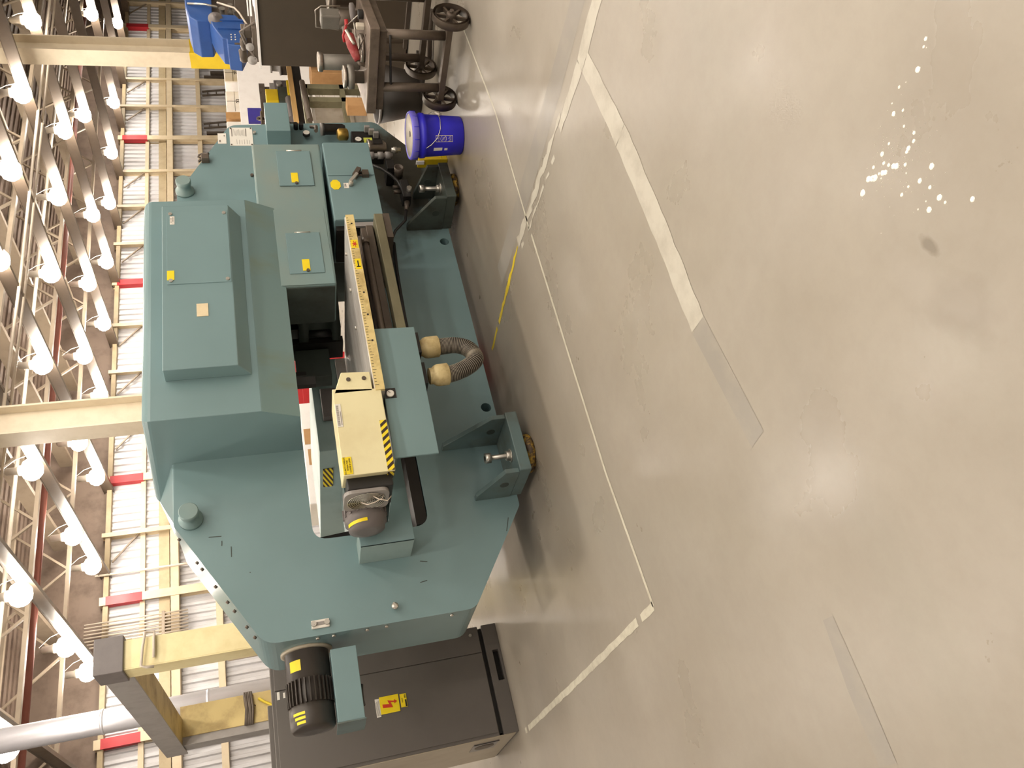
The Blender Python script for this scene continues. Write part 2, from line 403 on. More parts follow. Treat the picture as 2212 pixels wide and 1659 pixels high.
# back wall: vertical corrugation as real ribs
mb = MB(); x = XL; prof = []
while x < XR:
    prof += [(x, YB), (x+0.07, YB), (x+0.10, YB+0.05), (x+0.19, YB+0.05)]; x += 0.22
prof += [(XR, YB), (XR, YB+0.2), (XL, YB+0.2)]
mb.prism(prof, 'z', 0, 4.72)
struct(mb, 'wall_back', m_foil)
mb = MB(); x = XL; prof = []
while x < XR:
    prof += [(x, YB-0.06), (x+0.07, YB-0.06), (x+0.10, YB-0.02), (x+0.19, YB-0.02)]; x += 0.22
prof += [(XR, YB-0.06), (XR, YB+0.2), (XL, YB+0.2)]
mb.prism(prof, 'z', 4.72, 6.0)
struct(mb, 'wall_back_upper', m_foil)
struct(MB().box(XL, XR, YB+0.0, YB+0.2, 6.0, ZC), 'wall_back_top', m_ceil)
struct(MB().box(XR, XR+0.2, YF, YB, 0, ZC), 'wall_right', m_foil)
struct(MB().box(XL-0.2, XL, YF, YB, 0, ZC), 'wall_left', m_foil)
struct(MB().box(XL, XR, YF-0.2, YF, 0, ZC), 'wall_front', m_foil)
# horizontal girts of the back wall
for i, (z0, z1, d, mt) in enumerate([(5.05, 5.17, 0.14, m_wallcream), (4.46, 4.72, 0.1, m_wallbeige), (4.22, 4.42, 0.22, m_wallcream), (3.18, 3.34, 0.16, m_wallcream), (5.9, 6.02, 0.2, m_wallbeige), (1.9, 2.0, 0.14, m_wallcream)]):
    struct(MB().box(XL, XR, YB-d, YB+0.02, z0, z1), 'trim_%d' % (i+1), mt)
# wall posts
posts = [(5.08, 1), (8.52, 1), (10.35, 0), (12.0, 1), (13.8, 0), (15.7, 0), (17.5, 0), (19.27, 1), (21.0, 0), (22.8, 0), (24.6, 0), (26.43, 1), (28.3, 0), (30.0, 0), (31.8, 0), (33.6, 1), (35.4, 0)]
ordn = ['first', 'second', 'third', 'fourth', 'fifth', 'sixth', 'seventh', 'eighth', 'ninth', 'tenth', 'eleventh', 'twelfth', 'thirteenth', 'fourteenth', 'fifteenth', 'sixteenth', 'seventeenth']
kr = kp = 0
for px, red in posts:
    wd = 0.22 if red else 0.12
    if red:
        kr += 1; lb = 'cream wall post with red band near its top, %s banded one from left' % ordn[kr-1]
    else:
        kp += 1; lb = 'thin plain cream wall post without red band, %s plain one from left' % ordn[kp-1]
    t = thing('wall_post', lb, 'post', (px, YB-0.3, 0), 'wall posts')
    MB().box(px-wd/2, px+wd/2, YB-0.24, YB-0.21, 0, 6.1).box(px-0.02, px+0.02, YB-0.21, YB-0.02, 0, 6.1).box(px-wd/2, px+wd/2, YB-0.025, YB-0.005, 0, 6.1).build('post_body', m_wallcream, t)
    if red: MB().box(px-wd/2-0.004, px+wd/2+0.004, YB-0.246, YB-0.06, 5.10, 5.95).build('red_band', m_wallred, t)
    # knee brace
    if red == 0: MB().bar((px-0.75, YB-0.12, 5.85), (px, YB-0.12, 5.2), 0.04, 0.04).build('brace', m_truss, t)

# --- H-section building columns
def column(cx, cy, wrap, label):
    t = thing('building_column', label, 'column', (cx, cy, 0))
    def H(z0, z1, e):
        m = MB(); hw, hd = 0.2+e, 0.27+e
        m.box(cx-hd, cx-hd+0.035+2*e, cy-hw, cy+hw, z0, z1).box(cx+hd-0.035-2*e, cx+hd, cy-hw, cy+hw, z0, z1).box(cx-hd+0.02, cx+hd-0.02, cy-0.015-e, cy+0.015+e, z0, z1)
        return m
    H(0, ZC, 0).build('column_shaft', m_colpaint, t)
    if wrap: H(0.3, 2.6, 0.006).build('yellow_wrap', m_safety, t, label='bright yellow safety paint around the foot of the column')
    MB().box(cx-0.5, cx+0.5, cy-0.3, cy+0.3, 0, 0.04).build('base_plate', m_colpaint, t)
    return t
column(18.2, 12.2, True, 'tan steel building column with yellow painted lower part behind blue press')
column(8.08, 12.2, False, 'tan steel building column rising behind the green punching machine')

# --- roof beams carrying the lamps, running away from the camera
LX = [1.28, 3.81, 6.38, 8.91, 11.4, 13.95, 16.46, 18.95, 21.56, 24.05, 26.7, 29.35, 31.7, 34.3]
for k, bx in enumerate([v for v in LX]):
    cx = bx+0.32
    m = MB().prism([(cx-0.04, 5.86), (cx+0.04, 5.86), (cx+0.04, 5.875), (cx+0.008, 5.875), (cx+0.008, 6.10), (cx+0.04, 6.10), (cx+0.04, 6.115), (cx-0.04, 6.115), (cx-0.04, 6.10), (cx-0.008, 6.10), (cx-0.008, 5.875), (cx-0.04, 5.875)], 'y', 2, YB-0.05)
    tag(m.build('roof_beam', m_beam), 'tan steel roof beam carrying ceiling lamps, counted %s from the left' % ordn[k], 'beam', 'roof beams')
# --- cross trusses
for k, ty in enumerate([10.6, 13.4, 16.6, 19.2]):
    t = thing('roof_truss', 'open web roof truss crossing the lamp beams, %s nearest the camera' % ordn[k], 'truss', (15, ty, 6.3), 'roof trusses')
    MB().box(0, 40, ty-0.05, ty+0.05, 6.28, 6.36).build('bottom_chord', m_truss, t)
    MB().box(0, 40, ty-0.05, ty+0.05, 7.48, 7.58).build('top_chord', m_truss, t)
    m = MB(); x = 0.6
    while x < 39:
        m.bar((x, ty, 6.32), (x+1.0, ty, 7.5), 0.05, 0.05).bar((x+1.0, ty, 7.5), (x+2.0, ty, 6.32), 0.05, 0.05); x += 2.0
    m.build('web_bars', m_truss, t)
# secondary purlins between beams
for k, px in enumerate([2.6, 5.15, 7.7, 10.2, 12.7, 15.25, 17.75, 20.3, 22.85]):
    m = MB().box(px-0.05, px+0.05, 3, YB-0.1, 6.9, 7.25)
    tag(m.build('roof_purlin', m_truss), 'slim roof purlin high between lamp beams, counted %s from the left' % ordn[k], 'purlin', 'roof purlins')
# conduits, sprinkler mains
def pipe(name, pts, r, mat, label, cat, n=10):
    return tag(MB().tube(pts, r, n).build(name, mat), label, cat)
pipe('ceiling_conduit', [(4, 12.75, 5.86), (12, 12.9, 5.86), (22, 12.6, 5.86), (30, 12.6, 5.86)], 0.03, m_pipe, 'thin pale conduit crossing below the roof beams, nearer of the pair', 'pipe')
pipe('ceiling_conduit', [(4, 13.05, 5.86), (12, 13.2, 5.86), (22, 12.95, 5.86), (30, 12.95, 5.86)], 0.025, m_pipe, 'thin pale conduit crossing below the roof beams, farther of the pair', 'pipe')
pipe('sprinkler_main', [(1, 17.6, 6.5), (30, 17.6, 6.5)], 0.075, m_redpipe, 'dark red sprinkler main running across below the roof deck', 'pipe', 14)
pipe('sprinkler_main', [(1, 15.9, 6.55), (30, 15.9, 6.55)], 0.04, m_pipe, 'pale gas pipe running across the roof beside the red main', 'pipe', 12)
pipe('sprinkler_main', [(1, 14.4, 6.7), (30, 14.4, 6.7)], 0.05, m_pipe, 'pale water pipe nearest of those crossing under the roof deck', 'pipe', 12)
pipe('wall_conduit', [(9.2, YB-0.3, 6.2), (9.2, YB-0.3, 4.1), (9.2, YB-0.28, 3.9)], 0.03, m_pipe, 'pale conduit dropping down the back wall left of a banded post', 'pipe')
t = thing('conduit_bank', 'bank of thin parallel conduits dropping down the back wall', 'pipes', (7.65, YB-0.1, 4.6))
for k in range(8):
    MB().tube([(7.35+0.085*k, YB-0.29, 6.4), (7.35+0.085*k, YB-0.29, 4.0)], 0.022, 8).build('conduit', m_pipe, t)

MB().box(7.3, 8.0, YB-0.32, YB-0.10, 4.55, 4.62).build('wall_strut', m_truss, t)

# --- ceiling lamps
LAMPS = [(x, 12.1) for x in (11.65, 14.06, 16.49, 19.16)] + [(x, 15.0) for x in (3.81, 6.37, 8.89, 11.41, 13.96, 16.45, 18.92)] + [(21.57, 16.55), (26.71, 16.56)] + [(x, 18.1) for x in (6.4, 8.9, 11.35, 13.94, 16.41, 19.07)] + [(x, 19.95) for x in (6.39, 8.94, 11.39, 13.95, 16.5, 18.94, 21.55, 24.0, 26.72, 29.38, 31.64)]
lamp0 = thing('ceiling_lamp', 'lamp', 'lamp', (0, 0, 6), 'ceiling lamps')
MB().lathe((0, 0, 5.83), (0, 0, 1), [(0.03, -0.03), (0.11, -0.015), (0.18, 0.045), (0.22, 0.13), (0.22, 0.2), (0.17, 0.29), (0.09, 0.33)], 14).build('globe', m_bulb, lamp0)
MB().lathe((0, 0, 6.16), (0, 0, 1), [(0.10, 0), (0.10, 0.06), (0.075, 0.1), (0.075, 0.26), (0.03, 0.3)], 14).build('ballast_housing', m_dash, lamp0)
MB().tube([(0, 0, 6.44), (0.06, 0, 6.5), (0.25, 0, 6.30), (0.32, 0, 6.11)], 0.008, 6).build('hanger', m_dash, lamp0)
rows = {12.1: 'row nearest the camera', 15.0: 'second row from the camera', 16.55: 'short row at right', 16.56: 'short row at right', 18.1: 'next to last row', 19.95: 'last row by the back wall'}
cnt = {}
for i, (lx, ly) in enumerate(LAMPS):
    o = lamp0 if i == 0 else copy_tree(lamp0)
    o.location = (lx, ly, 6.0)
    rw = rows[ly]; cnt[rw] = cnt.get(rw, 0)+1
    o['label'] = 'glowing globe ceiling lamp, %s, %s from the left' % (rw, ordn[cnt[rw]-1])
# the same lamps go on over and behind the camera and light this end of the hall
for lx, ly in [(a, b) for a in (-1.25, 1.28, 3.81, 6.38, 8.9) for b in (-6.0, -3.0, 0.0, 3.0, 6.0, 9.0)] + [(a, b) for a in (11.4, 13.95, 16.45, 18.95) for b in (0.0, 3.0, 6.0)]:
    if True:
        o = copy_tree(lamp0); o.location = (lx, ly, 6.0)
        o['label'] = 'ceiling lamp of the rows over and behind the camera'; o['group'] = 'ceiling lamps overhead'

# ================================================================ the punching machine
PM = thing('punching_machine', 'large green sheet metal punching machine with open throat, standing on levelling feet', 'machine', (3.33, 4.4, 0))
Y0, Y1 = 4.15, 4.64
outline = [(1.31, 0.47), (1.31, 1.555), (2.02, 1.972), (4.56, 1.925), (5.30, 1.545), (5.345, 0.44), (4.83, 0.065), (1.87, 0.085)]
outline = rpoly(outline, [0.09, 0.12, 0.03, 0.05, 0.10, 0.08, 0.05, 0.05])
window = rpoly([(1.825, 0.63), (1.83, 1.268), (3.95, 1.268), (3.95, 0.63)], 0.085)
holes = [[(cx+0.033*math.cos(2*PI*i/16), cz+0.033*math.sin(2*PI*i/16)) for i in range(16)][::-1] for cx, cz in ((4.004, 0.125), (2.562, 0.134))]
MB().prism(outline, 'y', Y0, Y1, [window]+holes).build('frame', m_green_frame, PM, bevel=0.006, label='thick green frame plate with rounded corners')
MB().cyl((4.004, Y1-0.06, 0.125), (4.004, Y1+0.0, 0.125), 0.036).build('hole_plug', m_blackpit, PM)
MB().cyl((2.562, Y1-0.06, 0.134), (2.562, Y1+0.0, 0.134), 0.036).build('hole_plug', m_blackpit, PM)
# seam strips and screws along the sloping left edge
for i, t_ in enumerate((0.06, 0.28, 0.34, 0.5, 0.64, 0.72, 0.86, 0.95)):
    px, pz = 2.0+(1.34-2.0)*t_, 1.965+(1.575-1.965)*t_
    MB().cyl((px-0.003, Y0+0.03, pz+0.003), (px-0.012, Y0+0.03, pz+0.012), 0.009, n=8).build('edge_screw', m_dsteel, PM)
for pz in (1.30, 1.22, 1.05, 0.95, 0.60):
    MB().cyl((1.312, Y0+0.03, pz), (1.300, Y0+0.03, pz), 0.009, n=8).build('edge_screw', m_zinc, PM)
# hood
m = MB(); X0h, X1h = 2.40, 4.0
prof = [(4.16, 1.272), (3.79, 1.276), (3.70, 1.475), (3.70, 2.06), (4.60, 2.13), (4.60, 1.95), (4.16, 1.95)]
m.prism(prof, 'x', X0h, X1h)
ed = [e for e in m.bm.edges if all(v.co.z > 2.0 for v in e.verts)]
bmesh.ops.bevel(m.bm, geom=ed, offset=0.045, segments=5, affect='EDGES', profile=0.5)
hood = m.build('hood', m_green, PM, bevel=0.004, label='green ram hood along the top')
MB().hull8([(2.40, 3.7925, 1.277), (3.998, 3.7925, 1.277), (3.998, 3.7045, 1.472), (2.40, 3.7045, 1.472), (2.40, 3.7895, 1.2755), (3.998, 3.7895, 1.2755), (3.998, 3.7015, 1.4705), (2.40, 3.7015, 1.4705)]).build('hood_skirt', m_green_stain, hood, label='oil streaked sloping skirt under the hood')
# fairing falling from the hood to the left shoulder
m = MB()
m.hull8([(2.03, 4.152, 1.90), (2.41, 4.152, 1.90), (2.41, 4.64, 1.90), (2.03, 4.64, 1.90), (2.03, 4.153, 1.974), (2.41, 4.153, 1.976), (2.45, 4.64, 2.125), (2.2, 4.64, 2.03)])
m.build('top_fairing', m_green, PM, bevel=0.012)
# raised access box on the hood
MB().hull8([(2.64, 3.70, 1.505), (3.85, 3.70, 1.505), (3.85, 3.70, 1.942), (2.64, 3.70, 1.942), (2.64, 3.60, 1.57), (3.85, 3.60, 1.57), (3.85, 3.60, 1.942), (2.64, 3.60, 1.942)]).build('access_box', m_green, PM, bevel=0.004)
MB().box(3.225, 3.80, 3.596, 3.60, 1.575, 1.915).build('access_door', m_green, PM, bevel=0.001)
for px, pz in ((3.25, 1.895), (3.775, 1.895), (3.245, 1.595), (3.775, 1.595)):
    MB().cyl((px, 3.597, pz), (px, 3.589, pz), 0.011, n=10).build('door_screw', m_zinc, PM)
MB().box(2.985, 3.075, 3.597, 3.60, 1.706, 1.766).build('faded_label', m_cream, PM, label='worn blank cream label')
MB().box(3.255, 3.325, 3.594, 3.597, 1.877, 1.915).build('warning_label', m_ylabel, PM)
o = MB().box(3.69, 3.755, 3.594, 3.5965, 1.872, 1.897).build('asset_tag', m_white, PM)
m = MB()
for k in range(5): m.box(3.698+0.010*k, 3.702+0.011*k, 3.5935, 3.5945, 1.877, 1.884)
for k in range(4): m.box(3.70+0.012*k, 3.707+0.012*k, 3.5935, 3.5945, 1.888, 1.893)
m.build('print', m_inkgrey, o)
# round bosses near both top corners
for bx, bz in ((4.575, 1.872), (2.045, 1.885)):
    MB().lathe((bx, Y0, bz), (0, -1, 0), [(0.062, 0), (0.062, 0.018), (0.045, 0.028), (0.042, 0.075), (0.050, 0.08), (0.050, 0.105), (0.046, 0.11)], 28).build('lifting_boss', m_green_worn, PM)
# small oil cup with tap on the right shoulder
tp = MB().box(4.87, 4.915, Y0-0.05, Y0, 1.70, 1.755).build('oil_cup', m_dsteel, PM, bevel=0.004)
MB().tube([(4.90, Y0-0.025, 1.755), (4.905, Y0-0.03, 1.775), (4.925, Y0-0.03, 1.77), (4.935, Y0-0.035, 1.745), (4.925, Y0-0.04, 1.72), (4.915, Y0-0.05, 1.70)], 0.007, 8).bar((4.88, Y0-0.025, 1.757), (4.86, Y0-0.025, 1.775), 0.014, 0.01).build('spout', m_dsteel, tp)
# data plates on the right shoulder
pl = MB().box(5.06, 5.265, Y0-0.004, Y0, 1.385, 1.55).build('data_plate', m_white, PM)
m = MB(); m.box(5.165, 5.255, Y0-0.005, Y0-0.004, 1.530, 1.536).box(5.165, 5.255, Y0-0.005, Y0-0.004, 1.43, 1.436)
for k in range(9): m.box(5.17+0.003*(k % 3), 5.245-0.006*(k % 4), Y0-0.005, Y0-0.004, 1.445+0.009*k, 1.4465+0.009*k)
for k in range(6): m.box(5.075, 5.12+0.004*(k % 3), Y0-0.005, Y0-0.004, 1.41+0.018*k, 1.4118+0.018*k)
m.build('print', m_inkgrey, pl)
for px, pz in ((5.07, 1.54), (5.255, 1.54), (5.07, 1.395), (5.255, 1.395)): MB().cyl((px, Y0-0.004, pz), (px, Y0-0.008, pz), 0.006, n=8).build('rivet', m_dsteel, pl)
pl = MB().box(5.085, 5.20, Y0-0.003, Y0, 1.575, 1.635).build('white_tag', m_white, PM)
MB().box(5.10, 5.125, Y0-0.004, Y0-0.003, 1.615, 1.626).box(5.165, 5.18, Y0-0.004, Y0-0.003, 1.585, 1.592).build('print', m_inkgrey, pl)
MB().cyl((5.20, Y0, 1.37), (5.20, Y0-0.02, 1.37), 0.012, n=10).build('rivet', m_zinc, PM)
MB().cyl((4.73, Y0, 1.415), (4.73, Y0-0.015, 1.415), 0.012, n=8).build('rivet', m_dsteel, PM)
# sensor housing on the right edge
MB().box(4.985, 5.31, 3.95, Y0, 1.115, 1.285).build('side_housing', m_green, PM, bevel=0.004)

# turret cover (upper right box)
tc_ = MB().hull8([(3.33, 3.78, 0.975), (4.63, 3.78, 0.945), (4.63, Y0, 0.945), (3.33, Y0, 0.975), (3.33, 3.78, 1.40), (4.63, 3.78, 1.40), (4.63, Y0, 1.40), (3.33, Y0, 1.40)]).build('turret_cover', m_green_worn, PM, bevel=0.012)
MB().box(3.332, 3.98, 3.777, 3.78, 0.985, 1.39).build('cover_panel', m_green_worn, tc_, bevel=0.001)
for (x0, x1, z0, z1, sx, sz) in ((4.20, 4.545, 1.02, 1.245, 4.275, 1.14), (3.42, 3.765, 1.035, 1.245, 3.485, 1.14)):
    d = MB().box(x0, x1, 3.771, 3.776, z0, z1).build('access_door', m_green, tc_, bevel=0.0015)
    MB().cyl((x1+0.002, 3.772, z0+0.055), (x1+0.002, 3.772, z0+0.155), 0.005, n=8).build('hinge_pin', m_zinc, d)
    MB().box(sx-0.047, sx+0.047, 3.768, 3.771, sz-0.02, sz+0.025).build('yellow_sticker', m_ylabel, d, bevel=0.001)
    MB().cyl((x0+0.018, 3.771, sz-0.005), (x0+0.018, 3.760, sz-0.005), 0.010, n=10).build('latch', m_dsteel, d)
# dark plate over the left end of the cover
MB().box(3.322, 3.33, 3.80, Y0-0.01, 0.985, 1.385).build('end_plate', m_dkgreen, tc_)

# lower hydraulic cabinet (lower right box)
cb = MB().box(3.84, 4.60, 3.75, Y0, 0.61, 0.93).build('lower_cabinet', m_green, PM, bevel=0.005)
MB().box(4.265, 4.598, 3.745, 3.75, 0.613, 0.925).build('cabinet_door', m_green, cb, bevel=0.0015)
MB().box(3.842, 4.255, 3.745, 3.75, 0.613, 0.925).build('cabinet_door', m_green, cb, bevel=0.0015)
oct_ = [(4.17+0.05*math.cos(PI/8+PI/4*i), 0.886+0.035*math.sin(PI/8+PI/4*i)) for i in range(8)]
MB().prism(oct_, 'y', 3.742, 3.745).build('octagon_sticker', m_ylabel, cb)
tg = MB().box(4.135, 4.185, 3.742, 3.745, 0.80, 0.832).build('handle_label', m_white, cb)
text('print', 'ON', 0.02, (4.16, 3.7415, 0.822), m_ink, tg)
hd = MB().cyl((4.165, 3.745, 0.785), (4.165, 3.715, 0.785), 0.016, n=14).build('handle', m_zinc, cb)
MB().bar((4.165, 3.712, 0.79), (4.235, 3.705, 0.735), 0.016, 0.02).build('lever', m_zinc, hd)
hs = MB().bar((4.225, 3.725, 0.755), (4.295, 3.725, 0.715), 0.045, 0.03).build('hasp', m_dsteel, cb)
MB().box(4.235, 4.285, 3.715, 3.745, 0.655, 0.70).tube([(4.245, 3.73, 0.70), (4.245, 3.73, 0.725), (4.275, 3.73, 0.725), (4.275, 3.73, 0.70)], 0.006, 8).build('padlock', m_dsteel, hs, bevel=0.003)
MB().box(3.80, 3.842, 3.80, 4.10, 0.62, 0.92).build('open_end', m_blackpit, cb)
MB().box(3.795, 3.83, 3.76, 3.775, 0.68, 0.83).build('bracket', m_grey_lt, cb)

# inside of the throat
MB().box(3.90, 3.945, 4.16, 4.63, 0.64, 1.26).build('throat_liner', m_dkgreen, PM)
MB().box(1.84, 3.94, 4.16, 4.6, 0.635, 0.70).build('throat_floor', m_blackpit, PM)
tur = MB().lathe((3.62, 4.38, 0.94), (0, 0, 1), [(0.24, 0), (0.24, 0.05), (0.19, 0.06), (0.19, 0.2), (0.24, 0.21), (0.24, 0.27)], 40).build('turret', m_dkgreen, PM)
for k in range(10):
    a = 2*PI*k/10
    MB().cyl((3.62+0.20*math.cos(a), 4.38+0.20*math.sin(a), 0.99), (3.62+0.20*math.cos(a), 4.38+0.20*math.sin(a), 1.15), 0.03, n=12).build('tool_holder', m_black, tur)
MB().box(3.135, 3.365, 4.48, 4.60, 1.02, 1.245).build('ram_guide', m_dkgreen, PM, bevel=0.004)
MB().box(3.37, 3.42, 4.42, 4.60, 0.92, 1.26).box(3.50, 3.56, 4.42, 4.60, 0.92, 1.26).build('guide_post', m_blackpit, PM)
MB().box(3.10, 3.13, 4.40, 4.52, 1.19, 1.262).build('limit_switch', m_black, PM)
MB().box(2.86, 2.92, 4.16, 4.2, 1.15, 1.268).build('cable_clip', m_black, PM)

# work table, scale rule and carriage
MB().hull8([(2.3, 3.46, 0.85), (3.575, 3.46, 0.85), (3.33, 5.0, 0.85), (2.3, 5.0, 0.85), (2.3, 3.46, 0.905), (3.575, 3.46, 0.905), (3.33, 5.0, 0.905), (2.3, 5.0, 0.905)]).build('work_table', m_table, PM, bevel=0.004, label='polished steel table plate reaching into the throat')
ru = MB().box(2.30, 3.575, 3.445, 3.46, 0.852, 0.90).build('scale_rule', m_yel_rule, PM, label='worn yellow scale rule along the table front')
m = MB()
for k in range(64):
    x = 2.33+0.0193*k; h = 0.02 if k % 5 == 0 else 0.011
    m.box(x, x+0.0022, 3.4440, 3.4452, 0.898-h, 0.898)
m.build('graduation_marks', m_ink, ru)
for px in (2.62, 2.80, 2.96, 3.5): MB().cyl((px, 3.4455, 0.872), (px, 3.4435, 0.872), 0.006, n=10).build('screw_hole', m_ink, ru)
st = MB().box(3.30, 3.365, 3.4435, 3.4453, 0.856, 0.896).build('hazard_sticker', m_ylabel, ru)
m = MB()
m.ball((3.332, 3.443, 0.876), 0.010, 10, 6, (1, 0.15, 1))
for k in range(6): m.bar((3.332, 3.443, 0.876), (3.332+0.024*math.cos(PI*k/3+0.3), 3.443, 0.876+0.015*math.sin(PI*k/3+0.3)), 0.004, 0.001, (0, 1, 0))
m.build('print', m_redink, st)
st = MB().box(3.135, 3.215, 3.4435, 3.4453, 0.858, 0.892).build('hazard_sticker', m_ylabel, ru)
MB().box(3.15, 3.20, 3.4425, 3.4435, 0.872, 0.879).box(3.15, 3.158, 3.4425, 3.4435, 0.864, 0.886).build('print', m_ink, st)
for px, py in ((3.42, 3.62), (3.2, 3.7), (2.95, 3.75), (2.7, 4.0)): MB().cyl((px, py, 0.905), (px, py, 0.915), 0.012, n=10).build('table_pin', m_zinc, PM)
# slide ways below the table
m = MB().box(2.30, 3.62, 3.60, 3.66, 0.765, 0.80).box(2.30, 3.70, 3.66, 3.74, 0.71, 0.755).box(2.30, 3.70, 3.75, 3.85, 0.70, 0.80)
m.build('slide_way', m_dsteel, PM, bevel=0.004)
MB().box(2.30, 3.74, 3.60, 3.70, 0.645, 0.70).build('slide_rail', m_rail, PM, bevel=0.004)
MB().cyl((2.3, 3.57, 0.79), (3.45, 3.57, 0.79), 0.016, n=16).cyl((3.45, 3.57, 0.79), (3.49, 3.57, 0.79), 0.024, n=16).build('lead_screw', m_dsteel, PM)
MB().box(3.55, 3.76, 3.62, 4.1, 0.60, 0.64).build('support_bar', m_dsteel, PM)

# yellow carriage housing
yh = MB().hull8([(1.825, 3.45, 0.872), (2.31, 3.45, 0.872), (2.31, 3.66, 0.872), (1.87, 3.66, 0.872), (1.825, 3.45, 1.12), (2.33, 3.45, 1.118), (2.33, 3.66, 1.118), (1.87, 3.66, 1.12)]).build('carriage_housing', m_yel, PM, bevel=0.004, label='cream yellow sheet metal carriage housing')
MB().hull8([(2.30, 3.45, 0.915), (2.42, 3.45, 0.915), (2.42, 3.66, 0.915), (2.30, 3.66, 0.915), (2.30, 3.45, 1.112), (2.43, 3.45, 1.062), (2.43, 3.66, 1.062), (2.30, 3.66, 1.112)]).build('housing_nose', m_yel, yh, bevel=0.004)
for pz in (1.03, 0.95): MB().cyl((2.38, 3.45, pz), (2.38, 3.443, pz), 0.011, n=12).build('screw', m_dsteel, yh)
MB().box(1.828, 2.115, 3.446, 3.4495, 0.874, 0.908).build('hazard_tape', m_hazd, yh)
MB().hull8([(1.826, 3.462, 0.874), (1.824, 3.46, 0.874), (1.856, 3.62, 0.874), (1.858, 3.62, 0.874), (1.826, 3.462, 0.908), (1.823, 3.46, 0.908), (1.855, 3.62, 0.908), (1.858, 3.62, 0.908)]).build('hazard_tape', m_hazs, yh)
st = MB().box(1.832, 1.925, 3.446, 3.4495, 1.073, 1.118).build('warning_sticker', m_ylabel, yh)
for k, tx in enumerate(('DO NOT OPERATE', 'WHEN THE', 'COVER IS OPEN')):
    text('print', tx, 0.0112, (1.8785, 3.4455, 1.108-0.0125*k), m_ink, st)
st = MB().box(2.10, 2.235, 3.447, 3.4495, 1.088, 1.116).build('barcode_label', m_white, yh)
m = MB(); random.seed(3)
for k in range(22): m.box(2.108+0.0055*k, 2.110+0.0055*k+0.001*random.random(), 3.4462, 3.447, 1.100, 1.112)
m.box(2.11, 2.19, 3.4462, 3.447, 1.092, 1.095); m.build('print', m_inkgrey, st)
for pz in (1.095, 0.905): MB().cyl((1.835, 3.53, pz), (1.822, 3.53, pz), 0.010, n=8).build('screw', m_dsteel, yh)
# carriage motor with cooling fan
def cylpatch(base, r, h0, h1, a0, a1, axis, n=8, holes=None):
    """a patch lying on a cylinder; axis 'x' (lying, running to -X) or 'z' (standing)"""
    m = MB(); A = []
    for i in range(n+1):
        a = a0+(a1-a0)*i/n
        if axis == 'x': A.append([(base[0]-h, base[1]+r*math.cos(a), base[2]+r*math.sin(a)) for h in (h0, h1)])
        else: A.append([(base[0]+r*math.cos(a), base[1]+r*math.sin(a), base[2]+h) for h in (h0, h1)])
    for i in range(n):
        f = m.face([A[i][0], A[i+1][0], A[i+1][1], A[i][1]]); f.smooth = True
    return m
MC = Vector((0, 3.775, 1.015))
cm = MB().lathe((1.88, MC.y, MC.z), (-1, 0, 0), [(0.10, 0), (0.10, 0.07), (0.092, 0.08), (0.092, 0.11), (0.105, 0.115), (0.105, 0.165), (0.094, 0.17), (0.090, 0.20), (0.05, 0.212)], 30).build('carriage_motor', m_grey_md, PM, label='grey carriage drive motor')
for k in range(16):
    a = 2*PI*k/16
    MB().bar((1.80, MC.y+0.100*math.cos(a), MC.z+0.100*math.sin(a)), (1.745, MC.y+0.100*math.cos(a), MC.z+0.100*math.sin(a)), 0.010, 0.022, (0, math.cos(a), math.sin(a))).build('cooling_fin', m_grey_md, cm)
MB().box(1.775, 1.86, 3.50, 3.70, 0.885, 1.105).build('fan_shroud', m_black, cm, bevel=0.006)
fan = MB().prism(rpoly([(3.505, 0.905), (3.70, 0.905), (3.70, 1.125), (3.505, 1.125)], 0.05), 'x', 1.755, 1.775).build('fan_frame', m_grey_lt, cm, bevel=0.002)
FC = Vector((1.752, 3.603, 1.015))
m = MB()
for k in range(9):
    r = 0.010+0.0095*k
    m.tube([(FC.x, FC.y+r*math.cos(2*PI*i/28), FC.z+r*1.08*math.sin(2*PI*i/28)) for i in range(28)], 0.0024, 5, True)
m.bar((FC.x, FC.y-0.09, FC.z), (FC.x, FC.y+0.09, FC.z), 0.003, 0.003).bar((FC.x, FC.y, FC.z-0.095), (FC.x, FC.y, FC.z+0.095), 0.003, 0.003)
m.build('fan_guard', m_zinc, fan)
MB().cyl((1.756, FC.y, FC.z), (1.7535, FC.y, FC.z), 0.088, n=28).build('fan_rotor', m_black, fan)
MB().tube([(1.752, 3.55, 0.935), (1.725, 3.53, 0.945), (1.705, 3.525, 0.985), (1.70, 3.53, 1.02), (1.73, 3.56, 1.045)], 0.0028, 6).tube([(1.752, 3.55, 0.985), (1.72, 3.525, 0.965), (1.705, 3.525, 0.925), (1.735, 3.54, 0.90)], 0.0028, 6).build('fan_wire', m_pipe, fan)
cylpatch((1.88, MC.y, MC.z), 0.1015, 0.025, 0.075, PI*0.62, PI*1.02, 'x').build('yellow_sticker', m_ylabel, cm)
cylpatch((1.88, MC.y, MC.z), 0.0955, 0.174, 0.192, PI*0.60, PI*1.0, 'x').build('yellow_sticker', m_ylabel, cm)
# L shaped motor bracket on the left jaw
MB().prism([(1.655, 0.765), (2.14, 0.762), (2.14, 0.80), (1.79, 0.882), (1.77, 0.885), (1.77, 1.046), (1.655, 1.046)], 'y', 3.91, 3.93).build('bracket_face', m_green, PM, bevel=0.002)
MB().hull8([(1.655, 3.915, 0.765), (1.77, 3.915, 0.765), (1.77, Y0, 0.765), (1.655, Y0, 0.765), (1.655, 3.915, 1.046), (1.77, 3.915, 1.046), (1.77, Y0, 1.046), (1.655, Y0, 1.046)]).build('bracket_box', m_green_pale, PM, bevel=0.003)

